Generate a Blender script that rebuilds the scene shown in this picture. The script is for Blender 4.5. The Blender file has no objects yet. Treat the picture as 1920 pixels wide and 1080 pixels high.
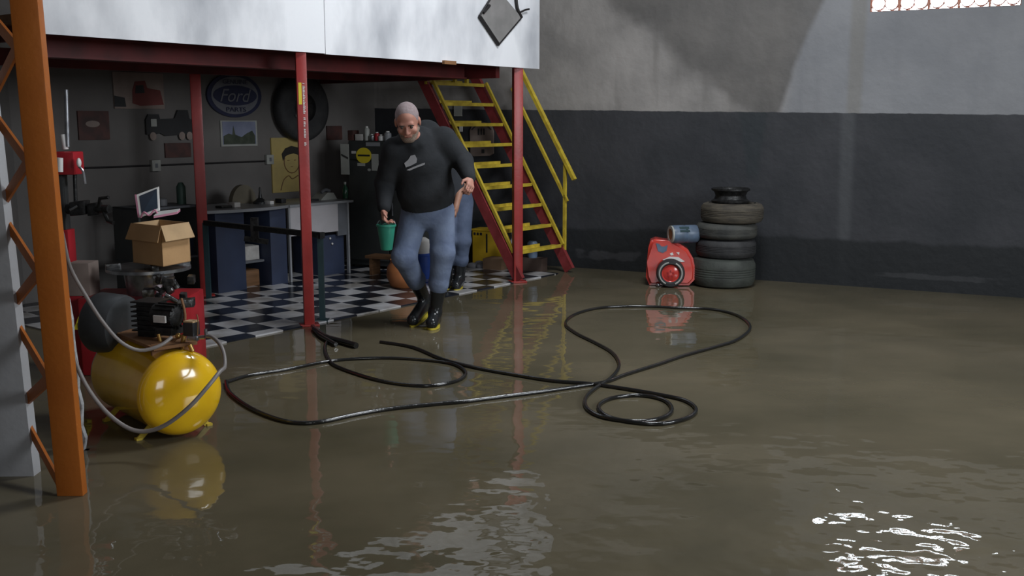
import bpy, bmesh, math, random
import numpy as np
from mathutils import Vector, Matrix, noise
from mathutils.bvhtree import BVHTree
random.seed(7)
V = Vector
SC = bpy.context.scene
C = SC.collection

# ------------------------------------------------------------------ camera
F = 1900.0; HZ = 228.0; CH = 1.6
PITCH = math.atan((540 - HZ) / F)
cam_d = bpy.data.cameras.new('camera'); cam = bpy.data.objects.new('camera', cam_d); C.objects.link(cam)
cam_d.sensor_width = 36; cam_d.lens = 36 * F / 1920; cam_d.clip_end = 200; cam_d.clip_start = 0.05
cam.location = (0, 0, CH); cam.rotation_euler = (math.pi / 2 - PITCH, 0, 0)
SC.camera = cam

# ------------------------------------------------------------------ world, light, exposure
SC.view_settings.view_transform = 'Standard'
SC.view_settings.look = 'None'
SC.view_settings.gamma = 1.0
SC.view_settings.use_curve_mapping = False
SC.view_settings.exposure = 0.0
w = bpy.data.worlds.new('sky'); SC.world = w; w.use_nodes = True
bg = w.node_tree.nodes['Background']
bg.inputs[0].default_value = (0.80, 0.92, 1.0, 1); bg.inputs[1].default_value = 26.0

def area(name, loc, target, sx, sy, power, col):
    l = bpy.data.lights.new(name, 'AREA'); l.shape = 'RECTANGLE'; l.size = sx; l.size_y = sy
    l.energy = power; l.color = col
    o = bpy.data.objects.new(name, l); C.objects.link(o); o.location = loc
    o.rotation_euler = (V(target) - V(loc)).to_track_quat('-Z', 'Y').to_euler()
    return o
# daylight from the street door behind and to the right of the camera
area('door_daylight', (5.8, 2.3, 3.1), (-0.8, 8.2, 1.9), 3.0, 2.2, 290, (0.90, 0.95, 1.0))
area('rear_fill_light', (0.6, -2.9, 2.2), (-0.9, 6.0, 0.6), 2.4, 2.0, 62, (0.92, 0.96, 1.0))  # added weak fill behind the camera, lifts the orange column and pier
area('overhead_fill_light', (1.5, 6.9, 4.9), (0.5, 7.9, 0), 1.4, 1.2, 160, (0.92, 0.96, 1.0))  # added light below the closed ceiling, brightens the white board

# ------------------------------------------------------------------ pixel helpers (photo frame 1920x1080)
cp, sp = math.cos(PITCH), math.sin(PITCH)
def ray(px, py):
    a = (540 - py) / F
    return V(((px - 960) / F, cp + a * sp, -sp + a * cp))
def G(px, py, z=0.0):
    d = ray(px, py); k = (z - CH) / d.z
    return V((0, 0, CH)) + d * k
def W(px, py, Y):
    d = ray(px, py); return V((0, 0, CH)) + d * (Y / d.y)
def onplane(px, py, P, N):
    d = ray(px, py); o = V((0, 0, CH)); return o + d * ((P - o).dot(N) / d.dot(N))
class Frame:                       # vertical working frame: s along, t inward, z up
    def __init__(s, o, u, flip=1):
        s.o = V((o[0], o[1], 0)); s.u = V((u[0], u[1], 0)).normalized()
        s.n = V((-s.u.y, s.u.x, 0)) * flip
    def p(s, a, t, z): return s.o + s.u * a + s.n * t + V((0, 0, z))
    def inv(s, P):
        d = V((P[0], P[1], 0)) - s.o; return d.dot(s.u), d.dot(s.n), P[2]
    def at(s, px, py, t=0.0):      # pixel -> (s,z) on plane at depth t
        q = onplane(px, py, s.o + s.n * t, s.n); a = s.inv(q); return a[0], a[2]
P1 = G(581, 612); P3 = G(970, 531)
MZ = Frame(P3, P3 - P1)                                    # front of the mezzanine, t inward
s1 = MZ.inv(P1)[0]
BT = 2.72
BW = Frame(MZ.p(0, BT, 0), MZ.u)                          # back wall; t<0 is toward the room
RA = G(1070, 501); RB = G(1850, 554)
RW = Frame(RA, RB - RA)                                   # right-hand wall; t>0 beyond it
ang = math.degrees(math.atan2(MZ.u.y, MZ.u.x))
# corner of back wall and right wall
def meet(A, B):
    m = Matrix(((A.u.x, -B.u.x), (A.u.y, -B.u.y))); r = B.o - A.o
    k = m.inverted() @ V((r.x, r.y)); return k[0], k[1]
sBc, sRc = meet(BW, RW)

# ------------------------------------------------------------------ materials
def _nodes(name):
    m = bpy.data.materials.new(name); m.use_nodes = True
    return m, m.node_tree.nodes, m.node_tree.links, m.node_tree.nodes['Principled BSDF']
def mat(name, c, rough=0.6, metal=0.0, c2=None, scale=6.0, bump=0.0, bscale=40.0, var=0.25, spec=0.5, detail=5, stretch=None, coat=0.0, rl=0.35, rh=0.68):
    m, N, L, b = _nodes(name)
    b.inputs['Roughness'].default_value = rough; b.inputs['Metallic'].default_value = metal
    b.inputs['Specular IOR Level'].default_value = spec
    b.inputs['Coat Weight'].default_value = coat; b.inputs['Coat Roughness'].default_value = 0.08
    if c2 is None: c2 = tuple(x * (1 - var) for x in c)
    tc = N.new('ShaderNodeTexCoord'); src = tc.outputs['Object']
    if stretch:
        mp = N.new('ShaderNodeMapping'); mp.inputs['Scale'].default_value = stretch
        L.new(src, mp.inputs['Vector']); src = mp.outputs['Vector']
    n = N.new('ShaderNodeTexNoise'); n.inputs['Scale'].default_value = scale; n.inputs['Detail'].default_value = detail
    L.new(src, n.inputs['Vector'])
    r = N.new('ShaderNodeValToRGB'); r.color_ramp.elements[0].position = rl; r.color_ramp.elements[1].position = rh
    r.color_ramp.elements[0].color = (*c2, 1); r.color_ramp.elements[1].color = (*c, 1)
    L.new(n.outputs['Fac'], r.inputs['Fac']); L.new(r.outputs['Color'], b.inputs['Base Color'])
    if bump:
        n2 = N.new('ShaderNodeTexNoise'); n2.inputs['Scale'].default_value = bscale; n2.inputs['Detail'].default_value = 4
        L.new(src, n2.inputs['Vector'])
        bp = N.new('ShaderNodeBump'); bp.inputs['Strength'].default_value = bump; bp.inputs['Distance'].default_value = 0.01
        L.new(n2.outputs['Fac'], bp.inputs['Height']); L.new(bp.outputs['Normal'], b.inputs['Normal'])
    return m

M = {}
M['red'] = mat('red_paint', (0.36, 0.032, 0.028), 0.38, c2=(0.27, 0.022, 0.02), scale=5, bump=0.1)
M['beam_red_shaded'] = mat('beam_red_shaded_paint', (0.15, 0.016, 0.016), 0.6, c2=(0.07, 0.010, 0.010), scale=4)  # shade under the mezzanine is put into this darker red
M['stair_red'] = mat('stair_red_paint', (0.30, 0.045, 0.05), 0.45, c2=(0.2, 0.03, 0.03), scale=8)
M['stair_yellow'] = mat('stair_yellow_paint', (0.62, 0.47, 0.045), 0.5, c2=(0.42, 0.30, 0.03), scale=12)
M['orange'] = mat('orange_paint', (0.47, 0.135, 0.015), 0.5, c2=(0.39, 0.105, 0.012), scale=3, bump=0.1)
M['tank'] = mat('tank_yellow_paint', (0.92, 0.56, 0.012), 0.16, c2=(0.78, 0.44, 0.012), scale=5, spec=0.6, coat=0.7, bump=0.03, bscale=9)
M['black'] = mat('black_plastic', (0.025, 0.026, 0.028), 0.4)
M['guard'] = mat('belt_guard_plastic', (0.065, 0.07, 0.075), 0.42, bump=0.1)
M['iron'] = mat('dark_iron', (0.045, 0.045, 0.045), 0.4, metal=0.6, c2=(0.02, 0.02, 0.02), scale=30, bump=0.3)
M['grease'] = mat('greasy_metal', (0.16, 0.16, 0.16), 0.3, metal=0.7, c2=(0.03, 0.03, 0.03), scale=25, bump=0.4)
M['steel'] = mat('bare_steel', (0.5, 0.52, 0.55), 0.28, metal=0.9, c2=(0.25, 0.26, 0.28), scale=14)
M['brass'] = mat('brass', (0.7, 0.45, 0.15), 0.3, metal=0.9)
M['machine_red'] = mat('machine_red_paint', (0.42, 0.02, 0.03), 0.35, c2=(0.3, 0.015, 0.02), scale=6)
M['warn'] = mat('warning_yellow', (0.75, 0.6, 0.03), 0.5, var=0.05)
M['card'] = mat('cardboard', (0.50, 0.30, 0.14), 0.85, c2=(0.42, 0.25, 0.115), scale=5, bump=0.1)
M['card_in'] = mat('cardboard_inside', (0.55, 0.37, 0.2), 0.85)
M['white'] = mat('white_plastic', (0.75, 0.74, 0.72), 0.45, var=0.1)
M['paper'] = mat('white_paper', (0.62, 0.60, 0.57), 0.8, c2=(0.45, 0.43, 0.41), scale=14)
M['pink'] = mat('pink_plastic', (0.75, 0.32, 0.45), 0.4)
M['screen'] = mat('dark_screen', (0.035, 0.05, 0.075), 0.15)
M['dkteal'] = mat('dark_teal_paint', (0.025, 0.06, 0.07), 0.45)
M['desk_blue'] = mat('dark_blue_panel', (0.035, 0.05, 0.10), 0.6, c2=(0.028, 0.038, 0.075), scale=4)
M['desk_top'] = mat('grey_laminate', (0.30, 0.31, 0.33), 0.3, var=0.2)
M['desk_white'] = mat('pale_panel', (0.50, 0.48, 0.50), 0.6, var=0.12)
M['desk_grey'] = mat('grey_panel', (0.16, 0.17, 0.19), 0.6)
M['cabinet'] = mat('charcoal_metal', (0.045, 0.05, 0.05), 0.5, c2=(0.035, 0.037, 0.037), scale=6)
M['rubber'] = mat('tire_rubber', (0.040, 0.040, 0.041), 0.7, c2=(0.022, 0.022, 0.024), scale=9, bump=0.3)
M['rubber_dusty'] = mat('dusty_tire_rubber', (0.10, 0.085, 0.062), 0.8, c2=(0.05, 0.043, 0.034), scale=9, stretch=(1, 1, 6), bump=0.3)
M['rubber_grey'] = mat('grey_tire_rubber', (0.075, 0.075, 0.066), 0.75, c2=(0.04, 0.042, 0.04), scale=6, bump=0.3)
M['rubber_green'] = mat('muddy_tire_rubber', (0.062, 0.070, 0.06), 0.7, c2=(0.035, 0.038, 0.034), scale=6, bump=0.3)
M['hose'] = mat('black_hose_rubber', (0.018, 0.018, 0.018), 0.14, spec=0.8, bump=0.15, bscale=60)
M['hose_grey'] = mat('grey_hose', (0.26, 0.235, 0.225), 0.4)
M['device_red'] = mat('glossy_red_plastic', (0.62, 0.055, 0.035), 0.22, c2=(0.5, 0.045, 0.04), scale=6, coat=0.4)
M['blue_grey'] = mat('blue_grey_plastic', (0.13, 0.19, 0.28), 0.4, c2=(0.09, 0.12, 0.17), scale=10)
M['rust'] = mat('rusty_brown', (0.25, 0.12, 0.05), 0.8)
M['green_pl'] = mat('green_plastic', (0.035, 0.30, 0.20), 0.35, c2=(0.03, 0.23, 0.16), scale=8)
M['skin'] = mat('skin', (0.50, 0.245, 0.18), 0.55, c2=(0.42, 0.19, 0.14), scale=18, bump=0.05)
M['skin_tan'] = mat('tanned_skin', (0.42, 0.22, 0.15), 0.55, c2=(0.36, 0.18, 0.12), scale=14)
M['hair_grey'] = mat('cropped_grey_hair', (0.30, 0.245, 0.25), 0.85, c2=(0.25, 0.19, 0.19), scale=60, bump=0.25, bscale=200)
M['hair_dark'] = mat('dark_hair', (0.03, 0.025, 0.02), 0.8, bump=0.6, bscale=160)
M['beard'] = mat('short_grey_beard', (0.33, 0.25, 0.20), 0.9, c2=(0.22, 0.16, 0.12), scale=90, bump=0.6, bscale=200)
M['hoodie'] = mat('charcoal_sweatshirt', (0.032, 0.034, 0.038), 0.9, c2=(0.022, 0.024, 0.027), scale=7, bump=0.5, bscale=14, spec=0.2)
M['jeans'] = mat('blue_denim', (0.20, 0.25, 0.36), 0.85, c2=(0.13, 0.165, 0.26), scale=7, bump=1.0, bscale=11, spec=0.2)
M['jeans_dark'] = mat('dark_blue_denim', (0.10, 0.13, 0.21), 0.85, c2=(0.065, 0.09, 0.15), scale=7, bump=0.6, bscale=16)
M['boot'] = mat('black_rubber_boot', (0.02, 0.022, 0.024), 0.22)
M['sole'] = mat('yellow_boot_sole', (0.62, 0.50, 0.05), 0.5)
M['shirt'] = mat('dark_grey_shirt', (0.04, 0.045, 0.055), 0.9)
M['eye'] = mat('eye', (0.08, 0.06, 0.05), 0.2)
M['lip'] = mat('lip', (0.28, 0.10, 0.08), 0.6)
M['maroon'] = mat('maroon_panel', (0.10, 0.035, 0.028), 0.6, c2=(0.04, 0.02, 0.018), scale=8)
M['sign_navy'] = mat('navy_enamel', (0.025, 0.03, 0.075), 0.4)
M['sign_pale'] = mat('pale_sign_enamel', (0.17, 0.175, 0.20), 0.5)
M['gold'] = mat('ochre_poster', (0.50, 0.38, 0.13), 0.8, c2=(0.40, 0.31, 0.12), scale=5)
M['sky_print'] = mat('blue_grey_print', (0.24, 0.26, 0.36), 0.7, c2=(0.17, 0.19, 0.28), scale=6)
M['tree_print'] = mat('dark_green_print', (0.07, 0.085, 0.06), 0.7, c2=(0.035, 0.045, 0.03), scale=14)
M['poster_tan'] = mat('tan_print', (0.30, 0.24, 0.21), 0.7, c2=(0.21, 0.16, 0.14), scale=4)
M['wood'] = mat('brown_wood', (0.22, 0.11, 0.05), 0.6, c2=(0.14, 0.07, 0.03), scale=5, stretch=(1, 1, 8))
M['orange_wood'] = mat('orange_brown_clay', (0.42, 0.15, 0.05), 0.6)
M['blue'] = mat('bright_blue_plastic', (0.03, 0.09, 0.42), 0.4)
M['yellow_box'] = mat('yellow_box_paint', (0.62, 0.40, 0.02), 0.5, c2=(0.5, 0.32, 0.02), scale=6)
M['bottle'] = mat('green_glass', (0.02, 0.10, 0.05), 0.15)
M['outlet'] = mat('outlet_plastic', (0.42, 0.43, 0.40), 0.5)
M['brick'] = mat('terracotta_block', (0.50, 0.23, 0.16), 0.8, c2=(0.4, 0.17, 0.12), scale=12)
M['ceil'] = mat('ceiling_sheet', (0.10, 0.10, 0.10), 0.8)
M['wire'] = mat('dark_wire', (0.015, 0.013, 0.014), 0.5)
M['grey_patch'] = mat('grey_square_sheet', (0.25, 0.24, 0.235), 0.6, c2=(0.19, 0.185, 0.18), scale=7)

# floor: muddy concrete under a film of water
def floor_mat():
    m, N, L, b = _nodes('flooded_concrete')
    tc = N.new('ShaderNodeTexCoord')
    def nz(scale, det=4, stretch=None, rot=None):
        n = N.new('ShaderNodeTexNoise'); n.inputs['Scale'].default_value = scale; n.inputs['Detail'].default_value = det
        if stretch:
            mp = N.new('ShaderNodeMapping'); mp.inputs['Scale'].default_value = stretch
            if rot: mp.inputs['Rotation'].default_value = rot
            L.new(tc.outputs['Object'], mp.inputs['Vector']); L.new(mp.outputs['Vector'], n.inputs['Vector'])
        else: L.new(tc.outputs['Object'], n.inputs['Vector'])
        return n
    n1 = nz(0.9, 8)
    r = N.new('ShaderNodeValToRGB'); e = r.color_ramp.elements
    e[0].position = 0.33; e[0].color = (0.092, 0.080, 0.050, 1)
    e[1].position = 0.70; e[1].color = (0.158, 0.132, 0.086, 1)
    L.new(n1.outputs['Fac'], r.inputs['Fac'])
    L.new(r.outputs['Color'], b.inputs['Base Color'])
    b.inputs['IOR'].default_value = 1.33
    b.inputs['Roughness'].default_value = 0.025
    # long gentle swell everywhere, tighter ripples in patches
    big = nz(1.7, 2, (1, 1.6, 1)); med = nz(3.0, 2.5, (1.0, 1.15, 1), (0, 0, 0.2)); patch = nz(0.55, 2)
    pr = N.new('ShaderNodeMapRange'); pr.inputs['From Min'].default_value = 0.45; pr.inputs['From Max'].default_value = 0.68
    pr.inputs['To Min'].default_value = 0.05; pr.inputs['To Max'].default_value = 0.8
    L.new(patch.outputs['Fac'], pr.inputs['Value'])
    # the puddle nearest the camera on the right is the one being stirred
    sx = N.new('ShaderNodeSeparateXYZ'); L.new(tc.outputs['Object'], sx.inputs[0])
    ny = N.new('ShaderNodeMapRange'); ny.inputs['From Min'].default_value = 3.2; ny.inputs['From Max'].default_value = 5.2
    ny.inputs['To Min'].default_value = 1.0; ny.inputs['To Max'].default_value = 0.06
    L.new(sx.outputs['Y'], ny.inputs['Value'])
    nx = N.new('ShaderNodeMapRange'); nx.inputs['From Min'].default_value = -1.2; nx.inputs['From Max'].default_value = 1.0
    nx.inputs['To Min'].default_value = 0.22; nx.inputs['To Max'].default_value = 0.75
    L.new(sx.outputs['X'], nx.inputs['Value'])
    mm = N.new('ShaderNodeMath'); mm.operation = 'MULTIPLY'; L.new(ny.outputs[0], mm.inputs[0]); L.new(nx.outputs[0], mm.inputs[1])
    mx = N.new('ShaderNodeMath'); mx.operation = 'MULTIPLY'
    L.new(med.outputs['Fac'], mx.inputs[0]); L.new(mm.outputs[0], mx.inputs[1])
    m3 = N.new('ShaderNodeMath'); m3.operation = 'MULTIPLY'; m3.inputs[1].default_value = 2.6
    L.new(mx.outputs[0], m3.inputs[0])
    m2 = N.new('ShaderNodeMath'); m2.operation = 'MULTIPLY'; m2.inputs[1].default_value = 0.35
    L.new(big.outputs['Fac'], m2.inputs[0])
    ad = N.new('ShaderNodeMath'); ad.operation = 'ADD'; L.new(m2.outputs[0], ad.inputs[0]); L.new(m3.outputs[0], ad.inputs[1])
    fine = nz(26, 2, (0.5, 1.6, 1)); m4 = N.new('ShaderNodeMath'); m4.operation = 'MULTIPLY'; m4.inputs[1].default_value = 0.008
    L.new(fine.outputs['Fac'], m4.inputs[0])
    ad2 = N.new('ShaderNodeMath'); ad2.operation = 'ADD'; L.new(ad.outputs[0], ad2.inputs[0]); L.new(m4.outputs[0], ad2.inputs[1])
    bp = N.new('ShaderNodeBump'); bp.inputs['Strength'].default_value = 1.0; bp.inputs['Distance'].default_value = 0.017
    L.new(ad2.outputs[0], bp.inputs['Height']); L.new(bp.outputs['Normal'], b.inputs['Normal'])
    return m
M['floor'] = floor_mat()

def checker_mat():
    m, N, L, b = _nodes('checkered_tiles')
    tc = N.new('ShaderNodeTexCoord'); mp = N.new('ShaderNodeMapping')
    T = 0.262; th = math.radians(47.0)
    g = G(507, 585)
    # mapping: scale after rotation -> rotate the world so tile axes lie on x,y
    mp.vector_type = 'TEXTURE'
    mp.inputs['Rotation'].default_value = (0, 0, th); mp.inputs['Scale'].default_value = (T, T, T)
    u = V((math.cos(th), math.sin(th), 0)); v = V((-u.y, u.x, 0))
    o = g - u * T * 0.5 - v * T * 0.5
    mp.inputs['Location'].default_value = (o.x, o.y, 0)
    L.new(tc.outputs['Object'], mp.inputs['Vector'])
    ck = N.new('ShaderNodeTexChecker'); ck.inputs['Scale'].default_value = 1.0
    ck.inputs['Color1'].default_value = (0.56, 0.56, 0.58, 1); ck.inputs['Color2'].default_value = (0.018, 0.022, 0.034, 1)
    # keep z clear of a cell border
    ad = N.new('ShaderNodeVectorMath'); ad.operation = 'MULTIPLY'; ad.inputs[1].default_value = (1, 1, 0)
    a2 = N.new('ShaderNodeVectorMath'); a2.operation = 'ADD'; a2.inputs[1].default_value = (0, 0, 0.5)
    L.new(mp.outputs['Vector'], ad.inputs[0]); L.new(ad.outputs[0], a2.inputs[0]); L.new(a2.outputs[0], ck.inputs['Vector'])
    n = N.new('ShaderNodeTexNoise'); n.inputs['Scale'].default_value = 3; n.inputs['Detail'].default_value = 6
    L.new(tc.outputs['Object'], n.inputs['Vector'])
    r = N.new('ShaderNodeValToRGB'); r.color_ramp.elements[0].position = 0.36; r.color_ramp.elements[0].color = (0.5, 0.47, 0.42, 1)
    r.color_ramp.elements[1].position = 0.6; r.color_ramp.elements[1].color = (1, 1, 1, 1)
    L.new(n.outputs['Fac'], r.inputs['Fac'])
    mi = N.new('ShaderNodeMix'); mi.data_type = 'RGBA'; mi.blend_type = 'MULTIPLY'; mi.inputs['Factor'].default_value = 1
    L.new(ck.outputs['Color'], mi.inputs['A']); L.new(r.outputs['Color'], mi.inputs['B'])
    L.new(mi.outputs['Result'], b.inputs['Base Color'])
    b.inputs['Roughness'].default_value = 0.22
    n2 = N.new('ShaderNodeTexNoise'); n2.inputs['Scale'].default_value = 5
    L.new(tc.outputs['Object'], n2.inputs['Vector'])
    bp = N.new('ShaderNodeBump'); bp.inputs['Strength'].default_value = 0.25; bp.inputs['Distance'].default_value = 0.01
    L.new(n2.outputs['Fac'], bp.inputs['Height']); L.new(bp.outputs['Normal'], b.inputs['Normal'])
    return m
M['checker'] = checker_mat()

def rwall_mat():
    """right-hand wall: bare render above, charcoal dado paint below, a big damp stain and scraped patches"""
    m, N, L, b = _nodes('right_wall_render_and_paint')
    tc = N.new('ShaderNodeTexCoord')
    dt = N.new('ShaderNodeVectorMath'); dt.operation = 'DOT_PRODUCT'; dt.inputs[1].default_value = tuple(RW.u)
    L.new(tc.outputs['Object'], dt.inputs[0])
    off = RW.o.dot(RW.u)
    sb = N.new('ShaderNodeMath'); sb.operation = 'SUBTRACT'; sb.inputs[1].default_value = off; L.new(dt.outputs['Value'], sb.inputs[0])
    S = sb.outputs[0]
    sx = N.new('ShaderNodeSeparateXYZ'); L.new(tc.outputs['Object'], sx.inputs[0]); Z = sx.outputs['Z']
    def math_(op, a, c=None):
        n = N.new('ShaderNodeMath'); n.operation = op
        for i, x in enumerate((a, c)):
            if x is None: continue
            if isinstance(x, (int, float)): n.inputs[i].default_value = x
            else: L.new(x, n.inputs[i])
        return n.outputs[0]
    def noise_(scale, det=5, st=None):
        n = N.new('ShaderNodeTexNoise'); n.inputs['Scale'].default_value = scale; n.inputs['Detail'].default_value = det
        if st:
            mp = N.new('ShaderNodeMapping'); mp.inputs['Scale'].default_value = st
            L.new(tc.outputs['Object'], mp.inputs['Vector']); L.new(mp.outputs['Vector'], n.inputs['Vector'])
        else: L.new(tc.outputs['Object'], n.inputs['Vector'])
        return n.outputs['Fac']
    def smooth(x, lo, hi):
        n = N.new('ShaderNodeMapRange'); n.interpolation_type = 'SMOOTHSTEP'
        n.inputs['From Min'].default_value = lo; n.inputs['From Max'].default_value = hi
        L.new(x, n.inputs['Value']); return n.outputs[0]
    def line(p, q):                # signed s-distance right of the line through two pixels (as function of z)
        (sa, za), (sb_, zb) = RW.at(*p), RW.at(*q)
        k = (sb_ - sa) / (zb - za)
        return math_('SUBTRACT', S, math_('ADD', math_('MULTIPLY', math_('SUBTRACT', Z, za), k), sa))
    def col(c): 
        n = N.new('ShaderNodeRGB'); n.outputs[0].default_value = (*c, 1); return n.outputs[0]
    def mix(fac, a, c):
        n = N.new('ShaderNodeMix'); n.data_type = 'RGBA'; L.new(fac, n.inputs['Factor'])
        L.new(a, n.inputs['A']); L.new(c, n.inputs['B']); return n.outputs['Result']
    wob = math_('MULTIPLY', math_('SUBTRACT', noise_(2.2, 6), 0.5), 0.55)
    # upper render
    up = mix(smooth(noise_(1.6, 8), 0.3, 0.7), col((0.20, 0.19, 0.182)), col((0.33, 0.31, 0.295)))
    streak = smooth(noise_(2.2, 5, (2.2, 2.2, 0.25)), 0.52, 0.75)
    up = mix(math_('MULTIPLY', streak, 0.45), up, col((0.14, 0.13, 0.12)))
    blu = smooth(line((1480, 0), (1440, 200)), 0.0, 0.25)
    up = mix(math_('MULTIPLY', blu, 0.75), up, mix(smooth(noise_(1.3, 6), 0.3, 0.7), col((0.175, 0.185, 0.205)), col((0.235, 0.245, 0.265))))
    lft = smooth(math_('ADD', line((1140, 0), (1385, 205)), wob), -0.12, 0.16)
    rgt = smooth(math_('MULTIPLY', math_('ADD', line((1545, 0), (1462, 205)), math_('MULTIPLY', wob, 0.25)), -1), -0.03, 0.05)
    stain = math_('MULTIPLY', lft, rgt)
    up = mix(math_('MULTIPLY', stain, 0.88), up, mix(smooth(noise_(3, 6), 0.3, 0.7), col((0.095, 0.09, 0.086)), col((0.13, 0.122, 0.115))))
    st2 = math_('MULTIPLY', smooth(line((1600, 0), (1590, 200)), -0.04, 0.02), smooth(math_('MULTIPLY', line((1625, 0), (1612, 200)), -1), -0.04, 0.02))
    up = mix(math_('MULTIPLY', st2, 0.35), up, col((0.17, 0.15, 0.11)))
    # lower paint
    lo = mix(smooth(noise_(1.8, 7), 0.3, 0.7), col((0.026, 0.028, 0.033)), col((0.041, 0.042, 0.048)))
    pale = math_('MULTIPLY', smooth(line((1580, 210), (1574, 450)), -0.05, 0.02), smooth(math_('MULTIPLY', line((1600, 210), (1590, 450)), -1), -0.05, 0.02))
    lo = mix(math_('MULTIPLY', pale, 0.55), lo, col((0.08, 0.084, 0.09)))
    dk = math_('MULTIPLY', smooth(line((1385, 210), (1400, 330)), -0.02, 0.03), smooth(math_('MULTIPLY', math_('ADD', line((1442, 210), (1425, 330)), math_('MULTIPLY', wob, 0.4)), -1), -0.03, 0.05))
    dk = math_('MULTIPLY', dk, smooth(Z, 0.98, 1.12))
    lo = mix(math_('MULTIPLY', dk, 0.8), lo, col((0.022, 0.028, 0.033)))
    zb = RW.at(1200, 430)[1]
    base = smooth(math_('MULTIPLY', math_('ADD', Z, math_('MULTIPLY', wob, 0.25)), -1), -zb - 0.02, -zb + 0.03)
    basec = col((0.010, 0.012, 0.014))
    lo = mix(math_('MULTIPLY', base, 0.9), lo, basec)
    def patch(p, q, c, amt):
        (sa, za), (sb_, zb_) = RW.at(*p), RW.at(*q)
        cx, cz, rx, rz = (sa + sb_) / 2, (za + zb_) / 2, abs(sb_ - sa) / 2, abs(za - zb_) / 2
        d = math_('MAXIMUM', math_('DIVIDE', math_('ABSOLUTE', math_('SUBTRACT', S, cx)), rx),
                  math_('DIVIDE', math_('ABSOLUTE', math_('SUBTRACT', Z, cz)), rz))
        d = math_('ADD', d, math_('MULTIPLY', math_('SUBTRACT', noise_(5.0, 6), 0.5), 2.2))
        return math_('MULTIPLY', smooth(math_('MULTIPLY', d, -1), -1.1, -0.6), amt)
    lo = mix(patch((1075, 466), (1200, 492), None, 0.6), lo, col((0.06, 0.06, 0.066)))
    lo = mix(patch((1610, 506), (1880, 534), None, 0.6), lo, col((0.048, 0.049, 0.053)))
    # dado line, not quite level
    (sa, za), (sb_, zb_) = RW.at(1000, 206), RW.at(1900, 215)
    k = (zb_ - za) / (sb_ - sa)
    dline = math_('SUBTRACT', Z, math_('ADD', math_('MULTIPLY', math_('SUBTRACT', S, sa), k), za))
    dline = math_('ADD', dline, math_('MULTIPLY', math_('SUBTRACT', noise_(9, 3), 0.5), 0.02))
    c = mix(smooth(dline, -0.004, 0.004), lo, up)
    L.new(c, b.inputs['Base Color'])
    b.inputs['Roughness'].default_value = 0.72
    bp = N.new('ShaderNodeBump'); bp.inputs['Strength'].default_value = 0.35; bp.inputs['Distance'].default_value = 0.02
    L.new(noise_(12, 6), bp.inputs['Height']); L.new(bp.outputs['Normal'], b.inputs['Normal'])
    return m
M['rwall'] = rwall_mat()
M['bwall'] = mat('grey_back_wall_render', (0.17, 0.158, 0.15), 0.85, c2=(0.125, 0.117, 0.112), scale=1.6, bump=0.2, detail=8)
M['board'] = mat('whitewashed_board', (0.86, 0.87, 0.90), 0.5, c2=(0.36, 0.375, 0.41), scale=1.5, detail=12, rl=0.30, rh=0.56, bump=0.06, stretch=(1, 1, 0.5))
M['pier'] = mat('whitewashed_pier', (0.42, 0.43, 0.45), 0.8, c2=(0.28, 0.275, 0.28), scale=1.5, detail=8, bump=0.25, bscale=14)
M['plaster'] = mat('crumbling_plaster', (0.50, 0.52, 0.54), 0.9, c2=(0.3, 0.3, 0.3), scale=18, bump=0.8, bscale=30)

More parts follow.
